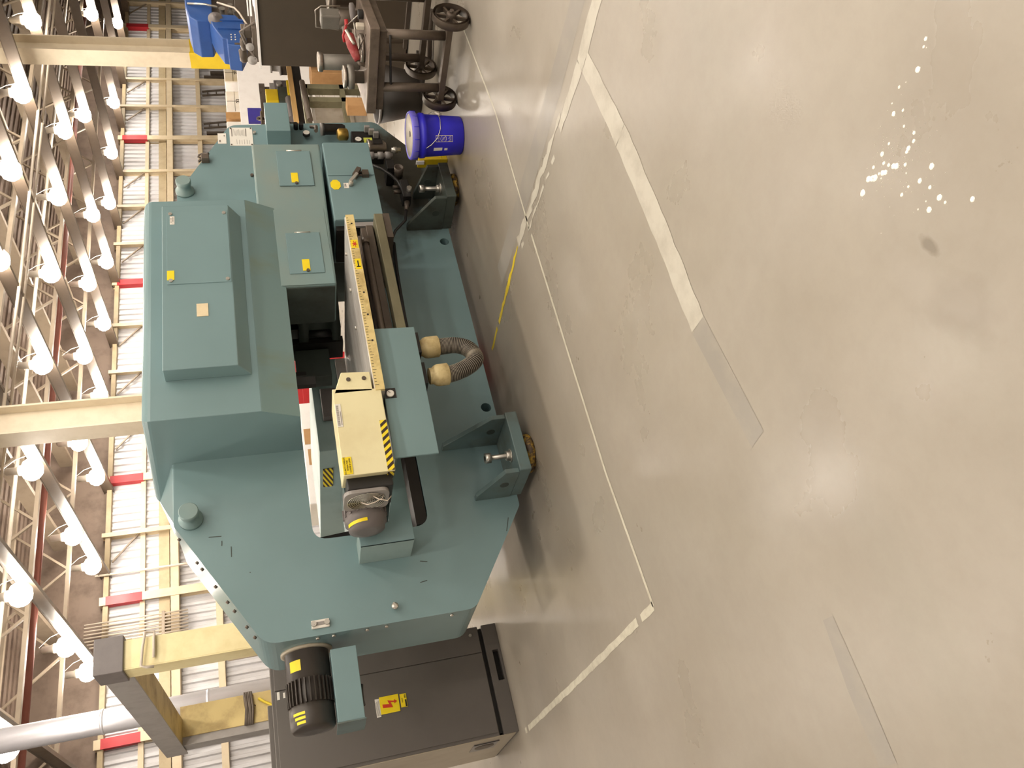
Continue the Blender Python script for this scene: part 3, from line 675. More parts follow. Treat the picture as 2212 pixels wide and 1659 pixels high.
# carriage cover below the table
cv = MB().hull8([(1.92, 3.50, 0.632), (2.735, 3.50, 0.622), (2.735, 3.512, 0.622), (1.92, 3.512, 0.632), (1.92, 3.50, 0.86), (2.74, 3.50, 0.845), (2.74, 3.512, 0.845), (1.92, 3.512, 0.86)]).build('carriage_cover', m_green, PM, bevel=0.003)
MB().box(1.95, 2.735, 3.512, 3.90, 0.835, 0.845).box(2.725, 2.735, 3.512, 3.95, 0.625, 0.84).build('cover_flange', m_green_dirty, cv)
gp = MB().box(2.275, 2.335, 3.4955, 3.50, 0.792, 0.850).build('gauge_plate', m_black, cv)
ga = MB().lathe((2.298, 3.4955, 0.822), (0, -1, 0), [(0.020, 0), (0.020, 0.010), (0.017, 0.012)], 24).build('gauge_dial', m_white, gp)
MB().bar((2.298, 3.4825, 0.822), (2.308, 3.4825, 0.832), 0.0022, 0.001, (0, 1, 0)).build('needle', m_ink, ga)
for px in (2.67, 2.46): MB().box(px-0.07, px+0.07, 3.56, 3.72, 0.595, 0.63).build('hose_mount', m_black, cv)
# drag hose
h1, h2 = Vector((2.67, 3.62, 0.60)), Vector((2.46, 3.60, 0.575))
for hp, dz in ((h1, 0.115), (h2, 0.105)):
    MB().lathe(hp, (0.05, 0, -1), [(0.046, 0), (0.046, 0.02), (0.058, 0.035), (0.062, 0.05), (0.062, dz), (0.056, dz+0.005)], 26).build('hose_collar', m_collar, PM)
a, b = h1+Vector((0, 0, -0.11)), h2+Vector((0, 0, -0.10))
P = [a, a+Vector((0.004, 0, -0.05)), a+Vector((0.0, -0.005, -0.11)), a+Vector((-0.03, -0.01, -0.17)), a+Vector((-0.085, -0.012, -0.20)), b+Vector((0.075, -0.008, -0.175)), b+Vector((0.035, -0.004, -0.12)), b+Vector((0.01, 0, -0.05)), b]
def catm(P, n):
    out = []
    for i in range(len(P)-1):
        p0, p1, p2, p3 = P[max(i-1, 0)], P[i], P[i+1], P[min(i+2, len(P)-1)]
        for k in range(n):
            t = k/n
            out.append(0.5*((2*p1)+(-p0+p2)*t+(2*p0-5*p1+4*p2-p3)*t*t+(-p0+3*p1-3*p2+p3)*t**3))
    return out+[P[-1]]
path = catm(P, 7)
hose = MB().tube(path, 0.046, 20).build('drag_hose', m_rubber, PM, label='ribbed black hose looping under the carriage cover')
for i in range(1, len(path)-1):
    t_ = (path[i+1]-path[i-1]).normalized(); u = t_.orthogonal().normalized(); v = t_.cross(u)
    MB().tube([path[i]+0.0465*(math.cos(2*PI*k/20)*u+math.sin(2*PI*k/20)*v) for k in range(20)], 0.0017, 6, True).build('hose_rib', m_hose_ring, hose)

# feet
def foot(x0, x1, cx, cz0, hz, mt):
    f = MB().prism(rpoly([(x0-0.01, 3.83), (x1+0.02, 3.83), (x1+0.02, Y0), (x0-0.01, Y0)], 0.01), 'z', cz0, cz0+0.07).build('foot_plate', mt, PM, bevel=0.005)
    for gx, top in ((x0, hz[0]), (x1, hz[1])):
        g = MB().prism([(3.845, cz0+0.07), (Y0, cz0+0.07), (Y0, top), (Y0-0.05, top), (3.845, cz0+0.15)], 'x', gx-0.014, gx+0.014).build('gusset', mt, f, bevel=0.003)
        MB().cyl((gx-0.0165, 3.985, cz0+0.135), (gx+0.0165, 3.985, cz0+0.135), 0.026, n=18).build('gusset_hole', m_dkgreen, g)
    b_ = MB().cyl((cx, 3.93, cz0-0.03), (cx, 3.93, cz0+0.225), 0.015, n=12).hexa((cx, 3.93, cz0+0.19), (cx, 3.93, cz0+0.225), 0.03).hexa((cx, 3.93, cz0+0.07), (cx, 3.93, cz0+0.10), 0.03).cyl((cx, 3.93, cz0+0.07), (cx, 3.93, cz0+0.076), 0.04).build('levelling_bolt', m_zinc, f, label='bright zinc levelling bolt')
    MB().lathe((cx+0.015, 3.96, 0.0), (0, 0, 1), [(0.105, 0), (0.115, 0.012), (0.115, 0.03), (0.10, cz0-0.004)], 40).build('levelling_pad', m_rust, f, label='round levelling pad with rusty yellow rim')
foot(1.945, 2.30, 2.085, 0.06, (0.34, 0.47), m_green_dirty)
foot(4.14, 4.465, 4.32, 0.05, (0.38, 0.28), m_green_oily_shade)

# main motor on the left flank
mm = MB().lathe((1.315, 4.38, 1.36), (-1, 0, 0), [(0.128, 0), (0.128, 0.012), (0.113, 0.013), (0.113, 0.16), (0.104, 0.165), (0.104, 0.285), (0.112, 0.29), (0.112, 0.39), (0.10, 0.405), (0.05, 0.412)], 40).build('main_motor', m_motor, PM, label='black main drive motor')
MB().lathe((1.312, 4.38, 1.36), (-1, 0, 0), [(0.132, 0), (0.132, 0.014), (0.120, 0.016)], 40).build('mount_ring', m_grey_side, mm)
for k in range(30):
    a = 2*PI*k/30
    MB().bar((1.15, 4.38+0.108*math.cos(a), 1.36+0.108*math.sin(a)), (1.03, 4.38+0.108*math.cos(a), 1.36+0.108*math.sin(a)), 0.006, 0.022, (0, math.cos(a), math.sin(a))).build('cooling_fin', m_motor, mm)
cylpatch((1.315, 4.38, 1.36), 0.1145, 0.07, 0.125, PI*0.72, PI*0.90, 'x').build('yellow_sticker', m_ylabel, mm)
for k in range(3):
    cylpatch((1.315, 4.38, 1.36), 0.1130, 0.325+0.022*k, 0.338+0.022*k, PI*(0.70+0.03*k), PI*0.90, 'x').build('hazard_stripe', m_ylabel, mm)
MB().box(0.885, 1.245, 4.20, 4.44, 1.115, 1.245).build('motor_bracket', m_green, PM, bevel=0.003, label='green box bracket under the main motor')
MB().box(0.880, 0.886, 4.195, 4.445, 1.11, 1.25).build('bracket_lip', m_green_dirty, PM)
MB().tube([(1.0, 4.45, 1.10), (1.02, 4.43, 1.105), (1.06, 4.42, 1.105), (1.1, 4.43, 1.10)], 0.012, 8).build('cable_bundle', m_black, PM)
# sight glass and drain tap on the left jaw
sg = MB().box(1.345, 1.358+0.03, Y0-0.012, Y0, 1.235, 1.325).build('sight_glass', m_white, PM, bevel=0.003)
MB().box(1.358, 1.376, Y0-0.014, Y0-0.012, 1.255, 1.305).build('glass_tube', m_grey_lt, sg)
for pz in (1.247, 1.313): MB().cyl((1.367, Y0-0.012, pz), (1.367, Y0-0.026, pz), 0.014, n=12).build('cap_nut', m_zinc, sg)
MB().cyl((1.385, Y0, 0.897), (1.385, Y0-0.03, 0.897), 0.008, n=10).lathe((1.385, Y0-0.03, 0.897), (0, -1, 0), [(0.018, 0), (0.018, 0.01), (0.008, 0.014)], 18).bar((1.37, Y0-0.045, 0.89), (1.40, Y0-0.045, 0.904), 0.006, 0.01).build('drain_tap', m_zinc, PM)
# scratches and paint marks on the left jaw
m = MB()
for (x0, z0, x1, z1) in ((1.93, 1.80, 1.925, 1.735), (1.90, 1.735, 1.87, 1.735), (1.86, 1.69, 1.80, 1.69), (1.70, 1.60, 1.70, 1.605), (1.72, 0.20, 1.80, 0.17), (1.62, 0.72, 1.61, 0.68), (1.50, 0.74, 1.505, 0.70)):
    m.bar((x0, Y0-0.0008, z0), (x1+0.001, Y0-0.0008, z1+0.001), 0.004, 0.001, (0, 1, 0))
m.build('scratch_marks', m_dkgreen, PM)

# pneumatics on the right foot of the frame
pn = MB().box(4.84, 5.12, 4.06, Y0, 0.44, 0.66).build('valve_manifold', m_black, PM, bevel=0.006)
MB().box(4.96, 5.03, 4.05, 4.06, 0.51, 0.575).build('display', m_lcd, pn)
for k in range(3): MB().box(5.02+0.035*k, 5.045+0.035*k, 4.0, 4.05, 0.46+0.03*k, 0.50+0.03*k).build('valve_button', m_grey_lt, pn, bevel=0.002)
g = MB().lathe((4.985, 4.05, 0.62), (0, -1, 0), [(0.028, 0), (0.028, 0.02), (0.024, 0.024)], 26).build('pressure_gauge', m_black, pn)
MB().cyl((4.985, 4.0265, 0.62), (4.985, 4.0255, 0.62), 0.024, n=26).build('gauge_face', m_white, g)
MB().bar((4.985, 4.025, 0.62), (4.995, 4.025, 0.632), 0.003, 0.001, (0, 1, 0)).build('needle', m_ink, g)
MB().lathe((5.14, 4.06, 0.70), (0, 0, 1), [(0.03, 0), (0.04, 0.02), (0.042, 0.15), (0.046, 0.155), (0.046, 0.175)], 22).build('filter_bowl', m_black, PM)
MB().lathe((5.14, 4.06, 0.868), (0, 0, 1), [(0.048, 0), (0.048, 0.018), (0.03, 0.02)], 22).build('filter_cap', m_grey_lt, PM)
MB().lathe((5.03, 4.02, 0.69), (0, 0, 1), [(0.03, 0), (0.045, 0.012), (0.046, 0.07), (0.03, 0.085)], 20).build('brass_muffler', m_brass, PM)
MB().lathe((4.86, 4.0, 0.43), (0, 0, 1), [(0.03, 0), (0.048, 0.02), (0.05, 0.115), (0.058, 0.12), (0.058, 0.14)], 24).build('regulator_cup', m_steel, PM, label='silver regulator cup')
MB().box(4.835, 4.885, 3.947, 3.951, 0.46, 0.53).build('cup_slot', m_black, PM)
MB().cyl((4.80, 3.98, 0.33), (4.80, 3.98, 0.40), 0.018, n=12).hexa((4.80, 3.98, 0.36), (4.80, 3.98, 0.385), 0.026).build('drain_fitting', m_zinc, PM)
m = MB()
for k, z in enumerate((0.54, 0.47, 0.415)): m.hexa((4.74, 3.98, z), (4.74, 3.98, z+0.04), 0.03)
m.cyl((4.74, 3.98, 0.40), (4.74, 3.98, 0.60), 0.018, n=12); m.build('pipe_fittings', m_grey_lt, PM)
MB().box(4.60, 4.70, 3.98, Y0, 0.40, 0.46).build('valve_block', m_black, PM, bevel=0.004)
MB().lathe((4.60, 4.06, 0.375), (0, -1, 0), [(0.035, 0), (0.035, 0.09), (0.028, 0.09), (0.024, 0.07)], 20).build('pipe_elbow', m_dsteel, PM)
MB().tube([(4.70, 4.02, 0.58), (4.62, 4.0, 0.50), (4.55, 4.0, 0.44), (4.48, 4.0, 0.40), (4.42, 4.0, 0.385), (4.35, 4.0, 0.38)], 0.013, 8).build('air_line', m_black, PM)
MB().box(4.30, 4.48, 3.98, 4.08, 0.33, 0.39).build('solenoid_valve', m_black, PM, bevel=0.004)
for px in (4.45, 4.40): MB().cyl((px, 4.03, 0.39), (px, 4.03, 0.44), 0.014, n=12).build('solenoid_coil', m_dsteel, PM)
MB().hexa((4.36, 4.0, 0.34), (4.36, 3.95, 0.34), 0.02).build('hex_nut', m_zinc, PM)
MB().cyl((4.29, 4.03, 0.36), (4.21, 4.03, 0.38), 0.022, 0.014, n=14).build('hose_barb', m_dsteel, PM)
MB().tube([(4.21, 4.03, 0.38), (4.12, 4.04, 0.40), (4.05, 4.07, 0.48), (3.98, 4.1, 0.52), (3.8, 4.1, 0.54), (3.4, 4.0, 0.58), (3.0, 3.95, 0.60), (2.75, 3.9, 0.60)], 0.010, 8).tube([(3.98, 4.12, 0.50), (3.7, 4.12, 0.52), (3.3, 4.08, 0.54), (2.9, 4.05, 0.55)], 0.012, 8).build('cable', m_black, PM)
MB().tube([(5.22, 4.1, 0.86), (5.20, 4.08, 0.80), (5.14, 4.06, 0.72)], 0.014, 8).build('air_line', m_dsteel, PM)
g = MB().lathe((5.15, 4.12, 0.99), (0, -1, 0), [(0.028, 0), (0.028, 0.02), (0.024, 0.024)], 24).build('pressure_gauge', m_black, PM)
MB().cyl((5.15, 4.0965, 0.99), (5.15, 4.0955, 0.99), 0.024, n=24).build('gauge_face', m_white, g)
for pz in (1.06, 1.02): MB().cyl((5.26, 4.15, pz), (5.26, 4.10, pz), 0.018, n=12).build('air_port', m_black, PM)
MB().tube([(5.22, 4.10, 0.95), (5.18, 4.07, 0.92), (5.12, 4.02, 0.92), (5.02, 3.98, 0.93)], 0.014, 8).build('air_line', m_dsteel, PM)
MB().cyl((5.04, Y0+0.0, 0.84), (5.04, Y0-0.003, 0.84), 0.03, n=20).build('hole_plug', m_blackpit, PM)

# rear carriage seen through the throat
rc = MB().box(2.70, 3.45, 4.72, 6.1, 0.86, 1.15).build('rear_housing', m_green_pale, PM, bevel=0.004, label='pale green rear carriage housing seen through the throat')
MB().box(2.694, 2.70, 4.96, 5.22, 1.06, 1.128).build('hazard_sticker', m_hazs, rc)
MB().box(2.93, 3.16, 4.66, 4.72, 1.0, 1.10).build('cable_box', m_grey_md, rc, bevel=0.004)
MB().box(1.9, 3.5, 5.05, 5.5, 0.2, 1.0).build('rear_body', m_green_dirty, PM)
MB().box(2.72, 3.4, 4.66, 4.72, 0.9, 0.97).build('rear_table', m_table, PM)

MB().hull8([(1.70, 4.66, 0.6), (2.12, 4.66, 0.6), (2.12, 4.70, 0.6), (1.70, 4.70, 0.6), (1.70, 4.66, 1.30), (2.06, 4.66, 1.30), (2.06, 4.70, 1.30), (1.70, 4.70, 1.30)]).build('rear_plate', m_blackpit, PM)

# ================================================================ left: control cabinet, cable gantry, duct
t = thing('control_cabinet', 'tall dark grey control cabinet with lightning warning sign left of the machine', 'cabinet', (1.29, 6.2, 0))
MB().box(0.92, 1.68, 5.75, 6.62, 0.135, 1.60).build('cabinet_body', m_grey_cab, t, bevel=0.006)
MB().box(0.915, 0.921, 5.76, 6.62, 0.02, 1.60).build('end_panel', m_grey_side, t, label='pale end panel facing left')
MB().box(0.935, 1.665, 5.77, 6.60, 0.105, 0.135).build('shadow_gap', m_blackpit, t)
pb = MB().prism([(0.92, 0.0), (1.68, 0.0), (1.68, 0.108), (0.92, 0.108)], 'y', 5.74, 6.62, [[(1.275, 0.018), (1.275, 0.062), (1.49, 0.062), (1.49, 0.018)]]).build('plinth', m_grey_cab, t, bevel=0.003)
MB().box(1.27, 1.495, 5.80, 5.82, 0.015, 0.065).build('vent_slot', m_blackpit, pb)
dr = MB().box(0.94, 1.485, 5.738, 5.75, 0.14, 1.575).build('cabinet_door', m_grey_cab, t, bevel=0.003)
MB().box(1.49, 1.672, 5.738, 5.75, 0.14, 1.575).build('side_panel', m_grey_cab, t, bevel=0.003)
MB().cyl((1.62, 5.738, 0.20), (1.62, 5.730, 0.20), 0.011, n=12).build('panel_screw', m_zinc, t)
sg = MB().box(1.205, 1.318, 5.734, 5.738, 0.775, 0.905).build('warning_sign', m_ylabel, dr, bevel=0.001)
MB().prism([(1.245, 0.888), (1.268, 0.888), (1.262, 0.842), (1.288, 0.852), (1.2785, 0.808), (1.288, 0.808), (1.2735, 0.788), (1.2605, 0.808), (1.2695, 0.808), (1.2735, 0.832), (1.238, 0.822)], 'y', 5.7315, 5.734).build('lightning_arrow', m_redink, sg)
wl = MB().box(1.192, 1.31, 5.734, 5.738, 0.906, 0.935).build('white_label', m_white, dr)
m = MB()
for k in range(4): m.box(1.20, 1.30-0.004*k, 5.7332, 5.734, 0.911+0.006*k, 0.913+0.006*k)
m.build('print', m_inkgrey, wl)
yl = MB().box(1.225, 1.312, 5.734, 5.738, 0.722, 0.765).build('yellow_label', m_ylabel, dr)
MB().box(1.227, 1.272, 5.7332, 5.734, 0.724, 0.735).build('black_bar', m_ink, yl)
text('print', '480', 0.016, (1.293, 5.7328, 0.732), m_ink, yl)
text('print', 'VOLTS', 0.010, (1.27, 5.7328, 0.752), m_ink, yl)
MB().box(1.43, 1.48, 5.736, 5.74, 1.545, 1.562).box(1.435, 1.47, 5.736, 5.74, 1.51, 1.523).build('name_tag', m_white, dr)
e_ = MB().box(0.909, 0.915, 5.87, 6.12, 0.12, 0.30).build('fan_opening', m_grey_lt, t, bevel=0.002)
MB().cyl((0.909, 5.99, 0.21), (0.905, 5.99, 0.21), 0.07, n=24).build('fan_guard', m_dsteel, e_)
MB().box(0.907, 0.911, 5.87, 5.885, 0.12, 0.30).build('shadow_gap', m_blackpit, e_)
MB().box(1.0, 1.42, 5.80, 6.4, 1.60, 1.63).build('cabinet_top', m_grey_cab, t, bevel=0.004)

t = thing('cable_gantry', 'yellow square cable duct gantry with grey covers rising behind the machine', 'duct', (2.5, 7.6, 0))
MB().box(2.37, 2.62, 7.5, 7.74, 0.0, 2.87).build('duct_post', m_yel_duct, t, bevel=0.004)
MB().box(2.362, 2.37, 7.5, 7.74, 0.0, 2.87).build('post_cover', m_yel_duct, t)
MB().box(2.345, 2.66, 7.47, 7.78, 2.845, 3.08).build('elbow_cap', m_grey_md, t, bevel=0.006, label='grey sheet elbow cap on the duct')
MB().box(2.40, 2.72, 7.76, 11.3, 2.83, 3.05).build('duct_arm', m_yel_grime, t, bevel=0.004)
MB().box(2.385, 2.40, 7.76, 11.3, 2.82, 3.06).build('arm_cover', m_grey_lt, t, label='light grey cover along the arm')
MB().box(2.50, 2.86, 10.9, 11.25, 0.0, 2.85).build('duct_post', m_yel_grime, t, bevel=0.004)
MB().box(2.405, 2.50, 10.92, 11.2, 0.0, 2.84).build('post_cover', m_grey_lt, t)
MB().tube([(2.345, 7.485, 2.60), (2.345, 7.47, 2.66), (2.36, 7.46, 2.70), (2.5, 7.45, 2.69), (2.65, 7.46, 2.67), (2.655, 7.5, 2.6), (2.6, 7.47, 2.6), (2.42, 7.47, 2.6)], 0.013, 8).build('hanging_hose', m_pipe, t)
m = MB()
for k in range(5): m.tube([(2.48, 10.88, 2.02+0.02*k), (2.67, 10.86, 2.0+0.02*k+0.01*(k % 2)), (2.88, 10.88, 2.02+0.02*k)], 0.016, 8)
m.build('cable_coil', m_dsteel, t, label='dark cable coil tied around the post')
MB().tube([(2.78, 10.88, 1.93), (2.72, 10.87, 1.86), (2.66, 10.87, 1.76), (2.56, 10.87, 1.70)], 0.016, 8).build('ground_wire', m_tapeyel, t)
MB().box(2.42, 2.80, 10.87, 10.895, 1.62, 1.655).build('red_strip', m_red, t)
text('print', 'J W', 0.10, (2.78, 10.895, 2.02), m_ink, t)

t = thing('round_duct', 'shiny round aluminium riser duct at the far left', 'duct', (3.1, 11.9, 0))
MB().tube([(3.12, 11.9, 0.0), (3.12, 11.9, 7.6)], 0.155, 28).build('duct_pipe', m_alu, t)
for z in (1.4, 2.6, 3.9, 5.2, 6.4): MB().lathe((3.12, 11.9, z), (0, 0, 1), [(0.156, 0), (0.163, 0.008), (0.163, 0.03), (0.156, 0.038)], 28).build('duct_seam', m_alu, t)

# behind the machine, seen through the throat
t = thing('white_crate', 'white board crate with tan tape seen through the throat', 'crate', (4.1, 7.4, 0))
MB().box(3.55, 4.72, 7.2, 7.7, 0, 1.17).build('crate_box', m_wsheet, t, bevel=0.01)
MB().box(4.22, 4.40, 7.195, 7.2, 1.03, 1.15).box(3.98, 4.16, 7.195, 7.2, 1.02, 1.13).build('tan_patch', m_card, t)
t = thing('red_cabinet', 'red tool cabinet seen through the throat beside the white crate', 'cabinet', (5.2, 7.9, 0))
MB().box(4.80, 5.65, 7.6, 8.1, 0, 1.16).build('cabinet_body', m_red, t, bevel=0.01)
for z in (0.25, 0.5, 0.75, 1.0): MB().box(4.84, 5.6, 7.592, 7.6, z-0.1, z+0.1).build('drawer', m_red, t, bevel=0.003)

# ================================================================ right: bucket, bin, cart
BX, BY = 4.436, 3.556
t = thing('plastic_bucket', 'blue plastic bucket with dirty white lid beside the machine foot', 'bucket', (BX, BY, 0))
MB().lathe((BX, BY, 0), (0, 0, 1), [(0.120, 0), (0.128, 0.008), (0.136, 0.15), (0.142, 0.262), (0.150, 0.264), (0.151, 0.292), (0.145, 0.296), (0.146, 0.312), (0.151, 0.315), (0.151, 0.33)], 48).build('bucket_body', m_bucket, t)
MB().lathe((BX, BY, 0.318), (0, 0, 1), [(0.153, 0), (0.160, 0.004), (0.162, 0.036), (0.156, 0.046), (0.145, 0.046), (0.141, 0.036)], 48).build('lid_rim', m_lidrim, t, label='faded pale blue rim of the lid')
for k in range(12):
    a = 2*PI*k/12
    MB().cyl((BX+0.1605*math.cos(a), BY+0.1605*math.sin(a), 0.320), (BX+0.1605*math.cos(a), BY+0.1605*math.sin(a), 0.352), 0.003, n=6).build('rim_notch', m_bucket, t)
MB().lathe((BX, BY, 0.357), (0, 0, 1), [(0.146, 0), (0.146, 0.004), (0.05, 0.003), (0.03, 0.005)], 48).build('lid', m_lid, t)
MB().cyl((BX-0.02, BY-0.03, 0.360), (BX-0.02, BY-0.03, 0.364), 0.02, n=16).build('spout_mark', m_inkgrey, t)
vd = math.atan2(-BY, -BX)
def bp(a, r, z): return (BX+r*math.cos(vd+a), BY+r*math.sin(vd+a), z)
MB().tube([bp(-0.55, 0.156, 0.272), bp(-0.4, 0.150, 0.235), bp(-0.1, 0.150, 0.195), bp(0.3, 0.149, 0.172), bp(0.8, 0.148, 0.165), bp(1.15, 0.15, 0.168), bp(1.6, 0.156, 0.2), bp(2.3, 0.158, 0.25)], 0.0028, 8).build('bail_handle', m_zinc, t)
MB().cyl(bp(1.10, 0.153, 0.158), bp(1.32, 0.156, 0.185), 0.008, n=10).build('handle_grip', m_lid, t)
def bpatch(a0, a1, z0, z1, n=8, e=0.0012):
    m = MB(); A = []
    for i in range(n+1):
        a = a0+(a1-a0)*i/n
        A.append([bp(a, 0.128+0.0535*(z-0.008)+e, z) for z in (z0, z1)])
    for i in range(n): m.face([A[i][0], A[i+1][0], A[i+1][1], A[i][1]]).smooth = True
    return m
m = MB()
def frame(a0, a1, z0, z1, th=0.003):
    out = MB()
    for q in ((a0, a1, z0, z0+th), (a0, a1, z1-th, z1), (a0, a0+th/0.13, z0, z1), (a1-th/0.13, a1, z0, z1)):
        A = []
        for i in range(7):
            a = q[0]+(q[1]-q[0])*i/6; A.append([bp(a, 0.128+0.0535*(z-0.008)+0.0012, z) for z in (q[2], q[3])])
        for i in range(6): out.face([A[i][0], A[i+1][0], A[i+1][1], A[i][1]])
    return out
frame(-0.30, 0.02, 0.085, 0.205).build('printed_panel', m_pipe, t)
m = MB()
cz, ca = 0.150, -0.14
def cp(da, z): return bp(ca+da, 0.128+0.0535*(z-0.008)+0.0012, z)
m.tube([cp(0.15*math.cos(2*PI*i/28), cz+0.0205*math.sin(2*PI*i/28)) for i in range(28)], 0.0014, 5, True)
m.tube([cp(0.106, cz-0.0145), cp(0, cz), cp(-0.106, cz+0.0145)], 0.0014, 5)
m.tube([cp(-0.06, cz-0.010), cp(-0.06, cz+0.006), cp(0.05, cz+0.006), cp(0.05, cz-0.010), cp(-0.06, cz-0.010)], 0.0014, 5)
for k in range(5): m.tube([cp(-0.12+0.06*k, 0.178), cp(-0.12+0.06*k, 0.186+0.004*(k % 3))], 0.0018, 5)
for k in range(6): m.tube([cp(-0.13+0.05*k, 0.094), cp(-0.13+0.05*k, 0.118-0.005*(k % 3))], 0.0012, 5)
m.build('pictogram', m_pipe, t)
bpatch(-0.78, -0.60, 0.155, 0.215).build('white_label', m_white, t)
bpatch(-0.78, -0.64, 0.118, 0.140).build('white_label', m_white, t)

t = thing('spill_kit', 'yellow plastic tray standing on end behind the blue bucket', 'tray', (4.74, 3.98, 0))
MB().box(4.66, 4.82, 3.95, 3.97, 0.04, 0.215).build('tray_front', m_safety, t, bevel=0.006)
MB().box(4.645, 4.66, 3.94, 4.02, 0.0, 0.225).box(4.82, 4.835, 3.94, 4.02, 0.0, 0.225).box(4.66, 4.82, 3.95, 4.02, 0.0, 0.04).build('tray_rim', m_safety, t, bevel=0.004)
MB().box(4.635, 4.645, 3.95, 3.98, 0.18, 0.24).build('paper_tag', m_wsheet, t)

t = thing('waste_bin', 'dark tapered waste bin standing behind the steel cart', 'bin', (5.75, 4.12, 0))
m = MB(); bx, by = 5.78, 4.2
m.lathe((bx, by, 0), (0, 0, 1), [(0.17, 0), (0.175, 0.01), (0.245, 0.36), (0.235, 0.36), (0.168, 0.03)], 40, close=False)
m.build('bin_body', m_bin, t)
MB().tube([(bx+0.246*math.cos(2*PI*i/40), by+0.246*math.sin(2*PI*i/40), 0.36) for i in range(40)], 0.010, 8, True).build('bin_rim', m_grey_lt, t, label='pale worn rim of the bin')

# steel cart on spoked wheels
t = thing('steel_cart', 'brown steel cart with thick top and cast spoked wheels', 'cart', (5.0, 3.2, 0))
MB().hull8([(4.63, 2.89, 0.565), (5.45, 3.05, 0.565), (5.38, 3.68, 0.565), (4.62, 3.52, 0.565), (4.63, 2.89, 0.63), (5.45, 3.05, 0.63), (5.38, 3.68, 0.63), (4.62, 3.52, 0.63)]).build('cart_top', m_deck, t, bevel=0.008, label='thick bare steel top of the cart')
MB().hull8([(4.65, 2.92, 0.515), (5.42, 3.07, 0.515), (5.35, 3.66, 0.515), (4.64, 3.50, 0.515), (4.65, 2.92, 0.565), (5.42, 3.07, 0.565), (5.35, 3.66, 0.565), (4.64, 3.50, 0.565)]).build('under_edge_strip', m_cart, t, bevel=0.004)
for lx, ly in ((4.67, 2.95), (4.67, 3.34), (5.36, 3.10), (5.32, 3.55)): MB().cyl((lx, ly, 0.12), (lx, ly, 0.52), 0.03, n=20).build('leg', m_cart, t)
ax = MB().box(4.63, 4.69, 2.86, 3.42, 0.10, 0.14).build('axle_bar', m_cart, t, bevel=0.003)
MB().box(5.29, 5.35, 3.02, 3.6, 0.10, 0.14).build('axle_bar', m_cart, t, bevel=0.003)
def wheel(cx, cy, sgn):
    r = 0.118
    o = MB().lathe((cx, cy-0.025, r), (0, 1, 0), [(r, 0), (r, 0.05), (r-0.016, 0.05), (r-0.016, 0.0)], 40, close=False).build('wheel', m_cart, t)
    m = MB()
    m.lathe((cx, cy-0.035, r), (0, 1, 0), [(0.022, 0), (0.032, 0.01), (0.032, 0.06), (0.022, 0.07)], 20)
    for k in range(6):
        a = 2*PI*k/6+0.3
        m.bar((cx+0.025*math.cos(a), cy, r+0.025*math.sin(a)), (cx+0.104*math.cos(a), cy, r+0.104*math.sin(a)), 0.014, 0.022, (0, 1, 0))
    m.build('spokes', m_cart, o)
    MB().hexa((cx, cy-0.05, r), (cx, cy-0.035, r), 0.014).build('axle_nut', m_dsteel, o)
wheel(4.66, 2.815, -1); wheel(4.675, 3.425, 1); wheel(5.32, 2.98, -1); wheel(5.32, 3.63, 1)
MB().tube([(4.64, 2.94, 0.50), (4.66, 3.1, 0.485), (4.66, 3.3, 0.47), (4.68, 3.36, 0.46)], 0.008, 8).build('hanging_cable', m_black, t)

# things lying on the cart top
Zt = 0.63
t = thing('tool_holder', 'tall grey flanged tool holder standing at the far left of the cart', 'tool holder', (5.02, 3.40, Zt))
MB().lathe((5.02, 3.40, Zt), (0, 0, 1), [(0.045, 0), (0.052, 0.01), (0.052, 0.255), (0.045, 0.26)], 28).build('holder_body', m_tool, t)
MB().lathe((5.02, 3.40, Zt+0.25), (0, 0, 1), [(0.06, 0), (0.066, 0.006), (0.066, 0.03), (0.058, 0.034), (0.04, 0.03)], 28).build('flange', m_steel, t)
t = thing('flanged_bushing', 'short stepped steel bushing with two wide flanges at front left of cart', 'bushing', (4.80, 3.36, Zt))
MB().lathe((4.80, 3.36, Zt), (0, 0, 1), [(0.04, 0), (0.04, 0.065), (0.078, 0.067), (0.08, 0.105), (0.062, 0.108), (0.062, 0.118)], 32).build('bushing_body', m_tool, t)
MB().lathe((4.80, 3.36, Zt+0.118), (0, 0, 1), [(0.072, 0), (0.075, 0.005), (0.075, 0.018), (0.05, 0.022), (0.03, 0.012)], 32).build('top_flange', m_steel, t)
t = thing('die_holder', 'boxy grey die holder with wire bail on the cart', 'die holder', (5.15, 3.16, Zt))
MB().lathe((5.15, 3.16, Zt), (0, 0, 1), [(0.06, 0), (0.06, 0.12), (0.05, 0.13)], 24).build('holder_base', m_dsteel, t)
MB().box(5.10, 5.20, 3.11, 3.21, Zt+0.12, Zt+0.25).build('holder_box', m_tool, t, bevel=0.01)
MB().tube([(5.14, 3.06, Zt+0.12), (5.13, 3.06, Zt+0.25), (5.13, 3.09, Zt+0.285), (5.13, 3.21, Zt+0.28), (5.14, 3.23, Zt+0.13)], 0.005, 8).build('wire_bail', m_steel, t)
t = thing('flanged_disc', 'wide two tier steel disc at the right edge of the cart', 'disc', (5.29, 3.09, Zt))
MB().lathe((5.32, 3.11, Zt), (0, 0, 1), [(0.06, 0), (0.06, 0.13), (0.085, 0.132), (0.088, 0.165), (0.07, 0.168)], 32).build('disc_body', m_dsteel, t)
MB().lathe((5.32, 3.11, Zt+0.168), (0, 0, 1), [(0.082, 0), (0.085, 0.005), (0.085, 0.02), (0.06, 0.024)], 32).build('disc_flange', m_steel, t)
t = thing('screwdriver', 'screwdriver with dark handle leaning across the cart items', 'screwdriver', (4.98, 3.0, Zt))
